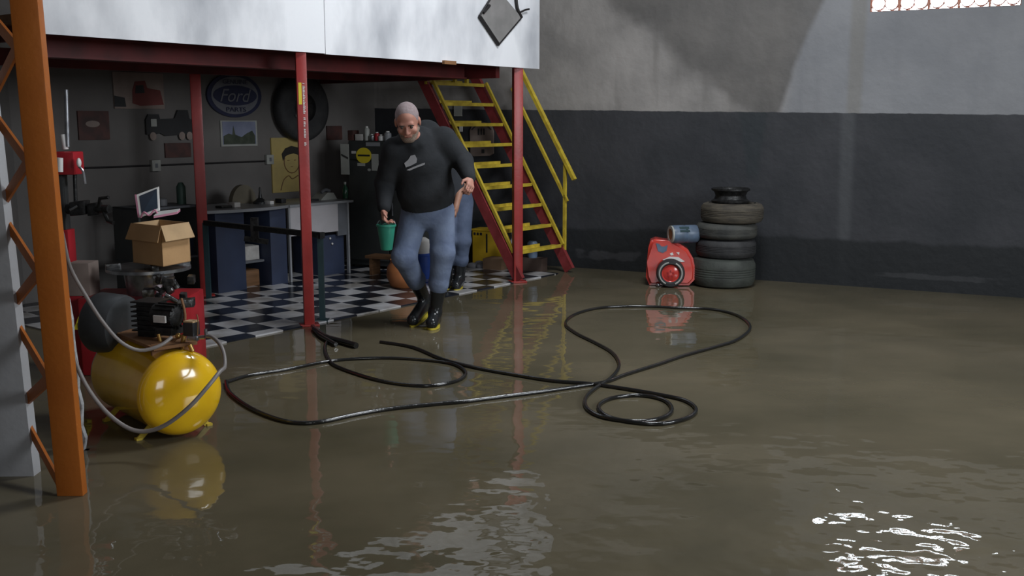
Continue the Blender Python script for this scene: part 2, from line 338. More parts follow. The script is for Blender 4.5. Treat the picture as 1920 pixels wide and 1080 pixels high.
# ------------------------------------------------------------------ mesh builder
class MB:
    def __init__(s): s.b = bmesh.new()
    def quad(s, pts):
        return s.b.faces.new([s.b.verts.new(p) for p in pts])
    def hexa(s, p, bevel=0.0):                 # 8 corners, bottom ring then top ring
        vs = [s.b.verts.new(q) for q in p]
        fs = [s.b.faces.new([vs[i] for i in f]) for f in ((3, 2, 1, 0), (4, 5, 6, 7), (0, 1, 5, 4), (1, 2, 6, 5), (2, 3, 7, 6), (3, 0, 4, 7))]
        if bevel:
            es = {e for f in fs for e in f.edges}
            bmesh.ops.bevel(s.b, geom=list(es), offset=bevel, segments=2, affect='EDGES', profile=0.6)
        return s
    def box(s, fr, a0, a1, t0, t1, z0, z1, bevel=0.0):
        q = lambda a, t, z: fr.p(a, t, z)
        return s.hexa([q(a0, t0, z0), q(a1, t0, z0), q(a1, t1, z0), q(a0, t1, z0), q(a0, t0, z1), q(a1, t0, z1), q(a1, t1, z1), q(a0, t1, z1)], bevel)
    def obox(s, c, x, y, z, hx, hy, hz, bevel=0.0):   # centre, axes, half sizes
        c = V(c); x = V(x).normalized() * hx; y = V(y).normalized() * hy; z = V(z).normalized() * hz
        return s.hexa([c - x - y - z, c + x - y - z, c + x + y - z, c - x + y - z, c - x - y + z, c + x - y + z, c + x + y + z, c - x + y + z], bevel)
    def bar(s, p, q, wd, ht, up=(0, 0, 1), bevel=0.0):  # rectangular bar
        p, q = V(p), V(q); d = (q - p); L = d.length; d.normalize()
        up = V(up); x = d.cross(up)
        if x.length < 1e-4: x = d.cross(V((0, 1, 0)))
        x.normalize(); y = x.cross(d)
        return s.obox((p + q) / 2, x, d, y, wd / 2, L / 2, ht / 2, bevel)
    def _ring(s, c, x, y, r, n, ph=0):
        return [s.b.verts.new(c + x * (math.cos(2 * math.pi * i / n + ph) * r) + y * (math.sin(2 * math.pi * i / n + ph) * r)) for i in range(n)]
    def _skin(s, rings, cap=True, closed=False):
        n = len(rings[0])
        pairs = list(zip(rings, rings[1:])) + ([(rings[-1], rings[0])] if closed else [])
        for a, b in pairs:
            for i in range(n): s.b.faces.new((a[i], a[(i + 1) % n], b[(i + 1) % n], b[i]))
        if cap and not closed:
            s.b.faces.new(list(reversed(rings[0]))); s.b.faces.new(rings[-1])
    def cyl(s, p, q, r, r2=None, n=20):
        p, q = V(p), V(q); d = (q - p).normalized(); r2 = r if r2 is None else r2
        x = d.orthogonal().normalized(); y = d.cross(x)
        s._skin([s._ring(p, x, y, r, n), s._ring(q, x, y, r2, n)]); return s
    def lathe(s, o, axis, prof, n=32, closed=False, x=None):      # prof: list of (r, h)
        o = V(o); d = V(axis).normalized(); x = (V(x) if x else d.orthogonal()).normalized(); y = d.cross(x)
        s._skin([s._ring(o + d * h, x, y, max(r, 1e-4), n) for r, h in prof], cap=not closed, closed=closed); return s
    def tube(s, pts, r, n=8, smooth=4):
        P = [V(p) for p in pts]
        if smooth and len(P) > 2:
            Q = []
            for i in range(len(P) - 1):
                a = P[max(i - 1, 0)]; b = P[i]; c = P[i + 1]; d = P[min(i + 2, len(P) - 1)]
                for k in range(smooth):
                    t = k / smooth
                    Q.append(0.5 * ((2 * b) + (c - a) * t + (2 * a - 5 * b + 4 * c - d) * t * t + (3 * b - a - 3 * c + d) * t ** 3))
            Q.append(P[-1]); P = Q
        rings = []; x = None
        for i, p in enumerate(P):
            d = (P[min(i + 1, len(P) - 1)] - P[max(i - 1, 0)]).normalized()
            x = (d.orthogonal() if x is None else (x - d * x.dot(d))).normalized(); y = d.cross(x)
            rings.append(s._ring(p, x, y, r, n))
        s._skin(rings); return s
    def ell(s, c, r, rot=None, seg=20):
        m = Matrix.Translation(V(c)) @ (rot.to_4x4() if rot else Matrix()) @ Matrix.Diagonal((*r, 1))
        bmesh.ops.create_uvsphere(s.b, u_segments=seg, v_segments=max(8, seg // 2), radius=1, matrix=m); return s
    def prism(s, pts, off):                    # polygon + offset vector
        a = [s.b.verts.new(V(p)) for p in pts]; b = [s.b.verts.new(V(p) + V(off)) for p in pts]; n = len(a)
        s.b.faces.new(a); s.b.faces.new(list(reversed(b)))
        for i in range(n): s.b.faces.new((a[i], b[i], b[(i + 1) % n], a[(i + 1) % n]))
        return s
    def raw(s, v, f):
        vs = [s.b.verts.new(p) for p in v]
        for q in f:
            try: s.b.faces.new([vs[i] for i in q])
            except ValueError: pass
        return s

OFF = {}
def link(name, mesh, m, parent, base, smooth):
    mesh.materials.append(m)
    if smooth:
        mesh.shade_smooth()
        try: mesh.set_sharp_from_angle(angle=math.radians(38))
        except Exception: pass
    o = bpy.data.objects.new(name, mesh); C.objects.link(o)
    if parent is not None:
        o.parent = parent; OFF[o.name] = OFF[parent.name]
        mesh.transform(Matrix.Translation(-OFF[parent.name]))
    else:
        b = V(base) if base is not None else V((0, 0, 0)); OFF[o.name] = b
        mesh.transform(Matrix.Translation(-b)); o.location = b
    return o
def part(name, mb, m, parent=None, base=None, smooth=True, label=None):
    bmesh.ops.recalc_face_normals(mb.b, faces=mb.b.faces)
    me = bpy.data.meshes.new(name); mb.b.to_mesh(me); mb.b.free()
    o = link(name, me, m if not isinstance(m, str) else M[m], parent, base, smooth)
    if label: o['label'] = label
    return o
def tag(o, label, cat, group=None):
    o['label'] = label; o['category'] = cat
    if group: o['group'] = group
    return o
def thing(name, label, cat, base, group=None):
    o = bpy.data.objects.new(name, None); C.objects.link(o); o.location = V(base); o.empty_display_size = 0.1
    OFF[o.name] = V(base); return tag(o, label, cat, group)
def struct(name, mb, m, parent=None, smooth=False):
    o = part(name, mb, m, parent, smooth=smooth)
    if parent is None: o['kind'] = 'structure'
    return o
def text_mb(txt, o, ux, uy, height, width=None, shear=0.0, depth=0.002):
    cu = bpy.data.curves.new('t', 'FONT'); cu.body = txt; cu.size = 1; cu.shear = shear; cu.extrude = 0.5
    cu.align_x = 'CENTER'; cu.align_y = 'CENTER'
    ob = bpy.data.objects.new('t', cu); C.objects.link(ob)
    bpy.context.view_layer.update()
    me = bpy.data.meshes.new_from_object(ob.evaluated_get(bpy.context.evaluated_depsgraph_get()))
    bpy.data.objects.remove(ob); bpy.data.curves.remove(cu)
    vs = [v.co.copy() for v in me.vertices]; fs = [tuple(p.vertices) for p in me.polygons]; bpy.data.meshes.remove(me)
    x0, x1 = min(v.x for v in vs), max(v.x for v in vs); y0, y1 = min(v.y for v in vs), max(v.y for v in vs)
    ky = height / (y1 - y0); kx = (width / (x1 - x0)) if width else ky
    ux, uy = V(ux).normalized(), V(uy).normalized(); n = ux.cross(uy)
    mb = MB(); mb.raw([V(o) + ux * ((v.x - (x0 + x1) / 2) * kx) + uy * ((v.y - (y0 + y1) / 2) * ky) + n * (v.z * depth) for v in vs], fs)
    return mb

UP = V((0, 0, 1))
HM = 2.12                                     # underside of the mezzanine front board

# ================================================================== THE SETTING
b = MB(); b.hexa([V((-7, -3.5, -0.1)), V((10, -3.5, -0.1)), V((10, 14.5, -0.1)), V((-7, 14.5, -0.1)), V((-7, -3.5, 0)), V((10, -3.5, 0)), V((10, 14.5, 0)), V((-7, 14.5, 0))])
struct('floor', b, 'floor')
# checkered tiled bay under the mezzanine
b = MB(); b.box(MZ, MZ.inv(G(300, 672))[0], 0.75, 0.02, BT, 0.0, 0.012)
# stop at the right-hand wall
struct('floor_tiled', b, 'checker')
HR = 5.2
# right wall with the opening for the pierced blocks
ws0, wz0 = RW.at(1631, 19); ws1, _ = RW.at(1914, 17)
wz0 = (RW.at(1700, 18)[1] + RW.at(1850, 14)[1]) / 2; wz1 = wz0 + 0.62
b = MB()
send = 7.2
for a0, a1, z0, z1 in ((sRc - 0.2, ws0, 0, HR), (ws1, send, 0, HR), (ws0, ws1, 0, wz0), (ws0, ws1, wz1, HR)):
    b.box(RW, a0, a1, 0, 0.16, z0, z1)
struct('wall_right', b, 'rwall')
b = MB(); b.box(BW, -7.0, sBc + 0.05, 0, 0.15, 0, HR); struct('wall_back', b, 'bwall')
# left wall of the bay, behind the orange column
LW = V((-4.25, 0, 0))
b = MB(); b.hexa([V((-5.8, -3.4, 0)), V((-5.6, -3.4, 0)), V((-5.6, 7.6, 0)), V((-5.8, 7.6, 0)), V((-5.8, -3.4, HR)), V((-5.6, -3.4, HR)), V((-5.6, 7.6, HR)), V((-5.8, 7.6, HR))])
struct('wall_outer', b, 'bwall')
b = MB(); b.hexa([V((-4.45, 4.9, 0)), V((-4.3, 4.9, 0)), V((-4.3, 9.05, 0)), V((-4.45, 8.9, 0)), V((-4.45, 4.9, HR)), V((-4.3, 4.9, HR)), V((-4.3, 9.05, HR)), V((-4.45, 8.9, HR))])
struct('wall_left', b, 'bwall')
re = RW.p(send, 0, 0)
b = MB()
b.hexa([V((re.x, re.y, 0)), V((re.x + .15, re.y, 0)), V((re.x + .15, -3.4, 0)), V((re.x, -3.4, 0)), V((re.x, re.y, HR)), V((re.x + .15, re.y, HR)), V((re.x + .15, -3.4, HR)), V((re.x, -3.4, HR))])
struct('wall_side', b, 'bwall')
b = MB(); b.hexa([V((-6.5, -3.4, 0)), V((re.x, -3.4, 0)), V((re.x, -3.25, 0)), V((-6.5, -3.25, 0)), V((-6.5, -3.4, HR)), V((re.x, -3.4, HR)), V((re.x, -3.25, HR)), V((-6.5, -3.25, HR))])
struct('wall_front', b, 'bwall')
b = MB(); b.hexa([V((-6.5, -3.4, HR)), V((9.5, -3.4, HR)), V((9.5, 14, HR)), V((-6.5, 14, HR)), V((-6.5, -3.4, HR + .1)), V((9.5, -3.4, HR + .1)), V((9.5, 14, HR + .1)), V((-6.5, 14, HR + .1))])
struct('ceiling', b, 'ceil')

# pierced terracotta blocks letting daylight in
win = bpy.data.objects.new('window_1', None); C.objects.link(win); win.location = RW.p((ws0 + ws1) / 2, 0.08, wz0); OFF[win.name] = win.location.copy()
win['kind'] = 'structure'
nb = 5; bw_ = (ws1 - ws0) / nb; rows = 2; bh = (wz1 - wz0) / rows
for i in range(nb):
    for j in range(rows):
        b = MB(); a0 = ws0 + i * bw_; z0 = wz0 + j * bh
        e = 0.009
        b.box(RW, a0, a0 + e, 0.02, 0.13, z0, z0 + bh); b.box(RW, a0 + bw_ - e, a0 + bw_, 0.02, 0.13, z0, z0 + bh)
        b.box(RW, a0, a0 + bw_, 0.02, 0.13, z0, z0 + 0.006); b.box(RW, a0, a0 + bw_, 0.02, 0.13, z0 + bh - 0.006, z0 + bh)
        # scalloped inner web: two round cells at the foot, an arch above
        for cx in (0.27, 0.73):
            c = RW.p(a0 + bw_ * cx, 0.02, z0 + 0.075); r = bw_ * 0.22
            prof = [(r, 0), (r + 0.006, 0), (r + 0.006, 0.1), (r, 0.1)]
            b.lathe(c, RW.n, prof, n=20, closed=True)
        c = RW.p(a0 + bw_ * 0.5, 0.02, z0 + 0.21)
        b.lathe(c, RW.n, [(0.085, 0), (0.092, 0), (0.092, 0.1), (0.085, 0.1)], n=24, closed=True)
        part('window_block', b, 'brick', win)

# white pier at the far left and the crumbling plaster behind the orange column
pr = G(78, 893); pr2 = G(0, 905)
b = MB(); x1 = pr.x - 0.035; y0 = pr.y
b.hexa([V((x1 - 2.2, y0 - 0.06, 0)), V((x1, y0, 0)), V((x1, y0 + 0.07, 0)), V((x1 - 2.2, y0 + 0.07, 0)),
        V((x1 - 2.25, y0 - 0.06, HR)), V((x1 - 0.165, y0, HR)), V((x1 - 0.165, y0 + 0.07, HR)), V((x1 - 2.25, y0 + 0.07, HR))])
struct('wall_pier', b, 'pier')
b = MB()
pts = []
Yp = 4.80
for px, py in ((118, 545), (128, 562), (133, 600), (138, 640), (140, 668), (146, 700), (147, 730), (153, 760), (154, 800), (160, 822), (159, 850), (163, 868)):
    pts.append(W(px + random.uniform(-2, 2), py, Yp))
lo = G(165, 880); 
pts.append(V((W(163, 868, Yp).x + .01, Yp, 0.0)))
pts = [W(100, 400, Yp), W(113, 480, Yp)] + pts
pts = [V((p.x, Yp, max(p.z, 0))) for p in pts]
left = V((pts[-1].x - 0.13, Yp, 0)); leftt = V((pts[0].x - 0.09, Yp, pts[0].z))
b.prism([leftt] + pts + [left], (0, 0.03, 0))
struct('wall_plaster', b, 'plaster')

# ================================================================== MEZZANINE
sBoard = MZ.at(1008, 100)[0]; sSeam = MZ.at(606, 60)[0]
t = thing('mezzanine', 'raised mezzanine with white board front on red steel frame', 'mezzanine', MZ.p(0, 0.1, HM))
b = MB(); b.box(MZ, -4.75, sSeam - 0.004, -0.02, 0.0, HM, 3.5); part('front_board', b, 'board', t)
b = MB(); b.box(MZ, sSeam, sBoard, -0.022, 0.0, HM - 0.005, 3.5); part('front_board', b, 'board', t)
# deck, cut back around the stair well
sStair0, sStair1 = 0.02, 0.92
b = MB(); b.box(MZ, -3.45, -0.05, 0.03, BT - 0.01, HM + 0.13, HM + 0.17); b.box(MZ, -4.6, -3.45, 0.03, 1.8, HM + 0.13, HM + 0.17); part('deck', b, 'wood', t)
b = MB(); b.box(MZ, -4.6, -0.3, 0.42, 0.50, HM - 0.10, HM + 0.02); b.box(MZ, -4.6, -0.3, 0.39, 0.53, HM - 0.11, HM - 0.098); b.box(MZ, -4.6, -0.3, 0.39, 0.53, HM + 0.015, HM + 0.03)
part('front_beam', b, 'beam_red_shaded', t)
b = MB(); b.box(MZ, -4.6, -0.06, 1.75, 1.83, HM - 0.10, HM + 0.03); part('middle_beam', b, 'beam_red_shaded', t)
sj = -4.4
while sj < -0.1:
    b = MB(); b.box(MZ, sj, sj + 0.05, 0.23, (BT - 0.02 if sj > -3.4 else 1.75), HM + 0.03, HM + 0.13); part('joist', b, 'beam_red_shaded', t); sj += 0.62
b = MB(); b.box(MZ, -0.10, -0.04, 0.19, BT - 0.02, HM - 0.10, HM + 0.13); part('edge_joist', b, 'beam_red_shaded', t)
b = MB()
for dx in (-0.05, 0.05):
    pass
hs, hz = MZ.at(838, 108)
b.box(MZ, hs - 0.09, hs + 0.07, -0.05, -0.022, HM - 0.02, HM + 0.012); part('hinge', b, 'rust', t, label='small rusty bracket on the bottom edge of the board')
# posts
def post(px, py, wpx, name_label, m='red', top=HM, stick=False):
    g = G(px, py); half = wpx / F * g.y / 2 * 0.80
    th_ = thing('steel_post', name_label, 'post', g)
    b = MB()
    x = V((1, 0, 0)) if m != 'red' else MZ.u
    fr = Frame(g, (1, 0.35, 0))
    b.box(fr, -half, half, -half * 0.75, half * 0.75, 0.0, top, bevel=0.006)
    o = part('column', b, m, th_)
    b = MB(); b.box(fr, -half - 0.035, half + 0.035, -half - 0.02, half + 0.02, 0.0, 0.016, bevel=0.003); part('base_plate', b, m, th_)
    return th_, fr, half
pt, pf, ph = post(580, 610, 24, 'red steel post with yellow and white stickers on its upper half')
post(970, 529, 22, 'red steel post standing in the wet floor beside the yellow stair foot')
post(386, 556, 24, 'dark red steel post under the mezzanine beside the blue desk', top=HM - 0.1)
# sticker column on the near post
za = pf.at(570, 155, -ph * .75)[1]; zb = pf.at(570, 196, -ph * .75)[1]; zc = pf.at(570, 272, -ph * .75)[1]
b = MB(); b.box(pf, -0.028, -0.004, -ph * .75 - 0.003, -ph * .75 - 0.0005, zb, za); part('yellow_sticker', b, 'warn', pt)
b = MB(); zz = za - 0.002
random.seed(3)
while zz > zc:
    h = random.uniform(0.008, 0.014); wx = random.uniform(0.011, 0.019)
    if random.random() > 0.1:
        p0 = pf.p(0.004, -ph * .75 - 0.002, zz); 
        b.prism([p0, p0 + pf.u * wx - UP * 0.004, p0 + pf.u * wx - UP * (h * 0.8), p0 - UP * (h * 0.75)], pf.n * 0.0015)
    zz -= h
part('white_lettering', b, 'white', pt)

# square frame hanging on the board
t = thing('square_banner', 'grey square sheet in a black wire frame hung cornerwise on the white board', 'frame', MZ.p(MZ.at(938, 40)[0], -0.03, HM + 0.2))
def mzp(px, py, t_=-0.04): a, z = MZ.at(px, py, t_); return MZ.p(a, t_, z)
c1, c2, c3, c4 = mzp(899, 30), mzp(935, 84), mzp(978, 33), mzp(932, -22)
cc = (c1 + c2 + c3 + c4) / 4
b = MB(); b.prism([c1, c2, c3, c4], MZ.n * 0.012); part('grey_sheet', b, 'grey_patch', t)
b = MB()
b.tube([c1, c2], 0.017); b.tube([c2, c3], 0.008); b.tube([c3, mzp(970, 15), mzp(967, -12)], 0.015); b.tube([c1, c4], 0.010)
b.tube([mzp(906, 24, -.05), mzp(918, 10, -.05)], 0.014)
part('wire_frame', b, 'wire', t)
b = MB(); b.tube([mzp(974, 24, -.05), mzp(984, 19, -.06), mzp(992, 17, -.06)], 0.009); part('hook', b, 'wire', t)

# ================================================================== STAIR
t = thing('steel_staircase', 'steep yellow and red open steel staircase rising under the mezzanine edge', 'staircase', MZ.p(0.47, 0.1, 0))
NT = 9
z9, z1_ = 0.29, 2.0
tt9, tt1 = 0.10, 1.15
def tread_pos(i):   # i 0 bottom .. 8 top
    k = i / (NT - 1); return tt9 + (tt1 - tt9) * k, z9 + (z1_ - z9) * k
sl = (tt1 - tt9) / (z1_ - z9)
sd = V((0, 0, 1)) + MZ.n * sl; sd.normalize()
for i in range(NT):
    tq, z = tread_pos(i); b = MB()
    b.box(MZ, sStair0 + 0.03, sStair1 - 0.03, tq - 0.02, tq - 0.002, z - 0.022, z + 0.012)      # front angle
    b.box(MZ, sStair0 + 0.03, sStair1 - 0.03, tq - 0.002, tq + 0.09, z - 0.004, z + 0.004)
    b.box(MZ, sStair0 + 0.03, sStair1 - 0.28, tq + 0.085, tq + 0.10, z - 0.004, z + 0.036)     # shorter rear lip
    part('tread', b, 'stair_yellow', t)
perp = V(MZ.n) - UP * sl; perp.normalize()
for s_ in (sStair0, sStair1):
    p0 = MZ.p(s_, 0, 0); a = MZ.p(s_, tt9 - z9 * sl + 0.0, 0.0) + perp * 0.03; top = MZ.p(s_, tt1 + 0.12 * sl * 1.6, z1_ + 0.17) + perp * 0.07
    b = MB(); a2 = a + perp * 0.04
    a2.z = max(a2.z, 0.0)
    b.bar(a2 + sd * 0.03, top, 0.016, 0.10, up=perp)
    b.bar(a2 + sd * 0.03 + perp * 0.05 + MZ.u * 0.014, top + perp * 0.05 + MZ.u * 0.014, 0.045, 0.012, up=perp)
    b.bar(a2 + sd * 0.03 - perp * 0.05 + MZ.u * 0.014, top - perp * 0.05 + MZ.u * 0.014, 0.045, 0.012, up=perp)
    part('stringer', b, 'stair_red', t)
    b = MB(); q0 = MZ.p(s_ + (0.012 if s_ == sStair0 else -0.012), tt9 - 0.03, z9 + 0.01); q1 = MZ.p(s_ + (0.012 if s_ == sStair0 else -0.012), tt1 - 0.03, z1_ + 0.02)
    b.bar(q0, q1, 0.030, 0.030, up=perp); part('nosing_bar', b, 'stair_yellow', t)
sR = sStair1 + 0.03
rp = MZ.p(sR, tt9 - 0.02, 0)
RH = 0.92
b = MB(); b.bar(rp + UP * 0.13, rp + UP * (z9 + RH - 0.0), 0.03, 0.03, up=MZ.n); part('rail_post', b, 'stair_yellow', t)
b = MB(); b.bar(rp + UP * (z9 + RH - 0.02) - sd * 0.23, rp + UP * (z9 + RH - 0.02) + sd * 1.15, 0.05, 0.035, up=perp); part('handrail', b, 'stair_yellow', t)
b = MB(); b.bar(rp + UP * (z9 + RH - 0.40) - sd * 0.06, rp + UP * (z9 + RH - 0.40) + sd * 1.35, 0.03, 0.03, up=perp); part('middle_rail', b, 'stair_yellow', t)
b = MB(); b.bar(MZ.p(sStair0 + 0.45, tt1 + 0.05, z1_ - 0.02), MZ.p(sStair0 + 0.45, tt1 + 0.05, z1_ + 0.25), 0.035, 0.035, up=MZ.n)
b.bar(MZ.p(sStair1 - 0.25, tt1 + 0.05, z1_ - 0.02), MZ.p(sStair1 - 0.25, tt1 + 0.05, z1_ + 0.25), 0.035, 0.035, up=MZ.n)
b.bar(MZ.p(sStair0 - 0.02, tt1 + 0.05, z1_ + 0.0), MZ.p(sStair1, tt1 + 0.05, z1_ + 0.0), 0.03, 0.03, up=UP)
part('landing_post', b, 'stair_yellow', t)

# ================================================================== ORANGE COLUMN
g = G(131, 931); sc = g.y / F
t = thing('lattice_column', 'tall orange steel lattice column standing in the water beside the white pier', 'column', g)
hw = 52 * sc / 2; HC = HR - 0.02
lean = -0.055
def orange_member(x0, x1, y0, y1, lx=0.0):
    b = MB(); lt = lean * HC / 2.9
    b.hexa([V((x0, y0, 0)), V((x1, y0, 0)), V((x1, y1, 0)), V((x0, y1, 0)), V((x0 + lt, y0, HC)), V((x1 + lt, y0, HC)), V((x1 + lt, y1, HC)), V((x0 + lt, y1, HC))], bevel=0.006)
    return b
part('flange', orange_member(g.x - hw, g.x + hw, g.y, g.y + 0.05), 'orange', t)
# rear flange, and lacing that runs back to it on the open left side
xr0 = g.x - hw - 0.085; yr = g.y + 0.40
part('flange', orange_member(g.x - hw - 0.43, g.x - hw - 0.33, yr, yr + 0.05), 'orange', t)
nz_ = 22; z = 0.06; side = 0
st = (HC - 0.1) / nz_
for i in range(nz_):
    z0 = 0.05 + i * st; z1 = z0 + st
    lx0, lx1 = lean * z0 / 2.9, lean * z1 / 2.9
    A = V((g.x - hw - 0.004 + lx0, g.y + 0.04, z0)); B = V((g.x - hw - 0.335 + lx1, yr + 0.01, z1))
    if i % 2: A, B = V((g.x - hw - 0.335 + lx0, yr + 0.01, z0)), V((g.x - hw - 0.004 + lx1, g.y + 0.04, z1))
    b = MB(); b.bar(A, B, 0.012, 0.05, up=(0, 0, 1)); part('lacing_bar', b, 'orange', t)

# ================================================================== AIR COMPRESSOR
nc = W(338, 737, 5.02); fc = W(246, 694, 5.50)
nc.z = fc.z = (nc.z + fc.z) / 2
ax = (nc - fc).normalized(); sidev = ax.cross(UP).normalized()
TR = 0.219
t = thing('air_compressor', 'yellow tank air compressor standing in the water beside the orange column', 'compressor', V(((nc.x + fc.x) / 2, (nc.y + fc.y) / 2, 0)))
Lc = (nc - fc).length
prof = [(0.001, -0.105)]
for k in range(1, 9):
    a = math.pi / 2 * k / 8; prof.append((TR * math.sin(a), -0.105 * math.cos(a)))
prof += [(TR + 0.002, 0.012), (TR, 0.02), (TR, Lc - 0.02), (TR + 0.002, Lc - 0.012)]
for k in range(8, -1, -1):
    a = math.pi / 2 * k / 8; prof.append((max(TR * math.sin(a), 0.001), Lc + 0.105 * math.cos(a)))
b = MB(); b.lathe(fc, ax, prof, n=56); tank = part('tank', b, 'tank', t)
zb_ = nc.z - TR
for e, (pc, lab) in enumerate(((nc - ax * 0.10, 0), (fc + ax * 0.10, 1))):
    for sg in (-1, 1):
        b = MB(); top = pc + sidev * (sg * 0.11) - UP * 0.16; bot = pc + sidev * (sg * 0.19); bot.z = 0.0
        b.bar(top, bot, 0.028, 0.010, up=ax); b.bar(bot + UP * 0.006 - ax * 0.015, bot + UP * 0.006 + ax * 0.015, 0.03, 0.012)
        part('leg', b, 'stair_yellow', t)
tt = TR + nc.z
mid = (nc + fc) / 2
# platform on the tank
b = MB(); c = V((mid.x, mid.y, nc.z + TR + 0.022)) + ax * 0.03; b.obox(c, ax, sidev, UP, 0.27, 0.115, 0.008)
for k in (-0.2, 0.2): b.obox(c + ax * k - UP * 0.02, ax, sidev, UP, 0.01, 0.10, 0.03)
part('platform', b, M['rust'], t)
# belt guard: wide drum at the left rear
gc = W(203, 606, 5.42)
ga = (ax * 0.25 - sidev * 0.9 ); ga = V((0.93, -0.30, -0.05)).normalized()
gr = 0.165
b = MB()
b.lathe(gc - ga * 0.07, ga, [(0.02, 0), (gr * 0.93, 0.0), (gr, 0.018), (gr, 0.15), (gr * 0.95, 0.175), (gr * 0.55, 0.18), (0.02, 0.18)], n=40)
grd = part('belt_guard', b, 'guard', t)
b = MB()
for k in range(9):
    r = 0.03 + k * 0.014
    b.lathe(gc - ga * 0.072, ga, [(r, -0.002), (r + 0.004, -0.002), (r + 0.004, 0.002), (r, 0.002)], n=32, closed=True)
part('grille', b, 'iron', grd)
# pump head with cooling fins
pc = W(285, 588, 5.28)
b = MB(); b.obox(pc - UP * 0.03, (1, -.3, 0), (.3, 1, 0), UP, 0.055, 0.06, 0.10, bevel=0.012)
for k in range(7): b.obox(pc + UP * (-0.08 + k * 0.025), (1, -.3, 0), (.3, 1, 0), UP, 0.075, 0.075, 0.004)
b.cyl(pc - UP * 0.17, pc - UP * 0.10, 0.07, 0.06)
part('pump', b, 'iron', t)
# motor lying with a paper plate
mc = W(316, 592, 5.16)
md = V((0.93, -0.32, 0)).normalized(); mv = V((0.32, 0.93, 0))
b = MB(); b.cyl(mc - md * 0.075, mc + md * 0.05, 0.060, n=28); b.cyl(mc + md * 0.05, mc + md * 0.062, 0.055, 0.03, n=28)
b.obox(mc - UP * 0.075, md, mv, UP, 0.05, 0.05, 0.02)
for k in range(14):
    a = k * math.pi * 2 / 14; b.obox(mc + (UP * math.cos(a) + mv * math.sin(a)) * 0.060, md, (UP * math.cos(a) + mv * math.sin(a)), md.cross(UP * math.cos(a) + mv * math.sin(a)), 0.06, 0.008, 0.002)
mt = part('motor', b, 'iron', t)
b = MB(); b.obox(mc - mv * 0.072 - UP * 0.005, md, mv, UP, 0.036, 0.006, 0.018); part('rating_plate', b, 'paper', mt)
# pressure switch, gauges, pipes
sw = W(359, 616, 5.08)
b = MB(); b.obox(sw, md, mv, UP, 0.030, 0.03, 0.035, bevel=0.004); so = part('pressure_switch', b, 'black', t)
b = MB(); b.obox(sw + UP * 0.038, md, mv, UP, 0.028, 0.026, 0.004); part('switch_cover', b, 'card_in', so)
b = MB(); gpos = W(386, 624, 5.06); b.cyl(W(352, 634, 5.06), W(384, 632, 5.06), 0.010); b.cyl(gpos - UP * 0.02, gpos + UP * 0.02, 0.008); b.obox(W(362, 634, 5.06), md, mv, UP, 0.03, 0.014, 0.012, bevel=0.003)
part('regulator', b, 'steel', t)
b = MB()
b.cyl(W(297, 626, 5.12), W(301, 642, 5.12), 0.010); part('drain_valve', b, 'brass', t); b = MB(); b.cyl(W(356, 646, 5.06), W(361, 658, 5.06), 0.012)
b.cyl(W(345, 628, 5.10), W(341, 655, 5.10), 0.012); b.ell(W(334, 630, 5.1), (0.016, 0.01, 0.016))
part('valve', b, 'brass', t)
b = MB(); b.tube([W(337, 628, 5.1), W(325, 640, 5.1), W(309, 648, 5.12), W(272, 642, 5.2), W(268, 655, 5.2)], 0.006)
b.tube([W(370, 640, 5.06), W(371, 600, 5.07), W(369, 590, 5.1)], 0.003)
b.tube([W(340, 560, 5.2), W(347, 590, 5.15), W(345, 628, 5.1)], 0.007)
part('copper_pipe', b, 'rust', t)
# hoses hanging from the column to the compressor
b = MB(); b.tube([W(104, 395, 4.62), W(117, 440, 4.72), W(131, 500, 4.78), W(160, 553, 4.82), W(190, 600, 4.85), W(225, 640, 4.88), W(262, 657, 4.92), W(300, 648, 4.97), W(322, 632, 5.02)], 0.0095, n=10)
tag(part('pale_hose', b, 'hose_grey', None, base=W(225, 640, 4.88)), 'thin pale grey hose looping from the orange column to the compressor top', 'hose')
b = MB(); b.tube([W(128, 620, 4.72), W(137, 665, 4.7), W(160, 720, 4.68), W(195, 768, 4.68), W(235, 800, 4.68), W(270, 809, 4.68), W(310, 797, 4.67), W(355, 763, 4.67), W(392, 722, 4.72), W(412, 697, 4.80), W(421, 688, 4.86), W(420, 665, 4.93), W(412, 645, 4.98), W(398, 632, 5.04), W(388, 630, 5.06)], 0.0105, n=10)
tag(part('dark_grey_hose', b, 'hose_grey', None, base=W(270, 809, 4.68)), 'grey hose drooping in front of the yellow tank', 'hose')

# ================================================================== TIRE CHANGER behind the compressor
TY = 6.15
g = G(240, 705); TY = g.y
t = thing('tire_changer', 'red tire changing machine with round turntable under the cardboard box', 'machine', V((W(250, 600, TY).x, TY + 0.2, 0)))
xl = W(150, 560, TY).x; xr = W(345, 560, TY).x
def bx(x0, x1, y0, y1, z0, z1, bev=0.0, b=None):
    b = b or MB(); b.hexa([V((x0, y0, z0)), V((x1, y0, z0)), V((x1, y1, z0)), V((x0, y1, z0)), V((x0, y0, z1)), V((x1, y0, z1)), V((x1, y1, z1)), V((x0, y1, z1))], bev); return b
zt = W(300, 560, TY).z
part('cabinet', bx(xl - 0.02, xr, TY, TY + 0.42, 0.0, zt, 0.02), 'machine_red', t)
zt2 = W(277, 506, TY).z
tc_ = V((W(277, 508, TY + 0.2).x, TY + 0.22, 0)); rr = 77 / F * (TY + 0.2)
b = MB(); b.cyl(V((tc_.x, tc_.y, zt)), V((tc_.x, tc_.y, zt2 - 0.02)), 0.14, 0.16)
b.lathe(V((tc_.x, tc_.y, zt2 - 0.03)), UP, [(0.05, -0.02), (rr, 0.0), (rr, 0.02), (rr * 0.9, 0.026), (0.05, 0.028)], n=40)
part('turntable', b, 'steel', t)
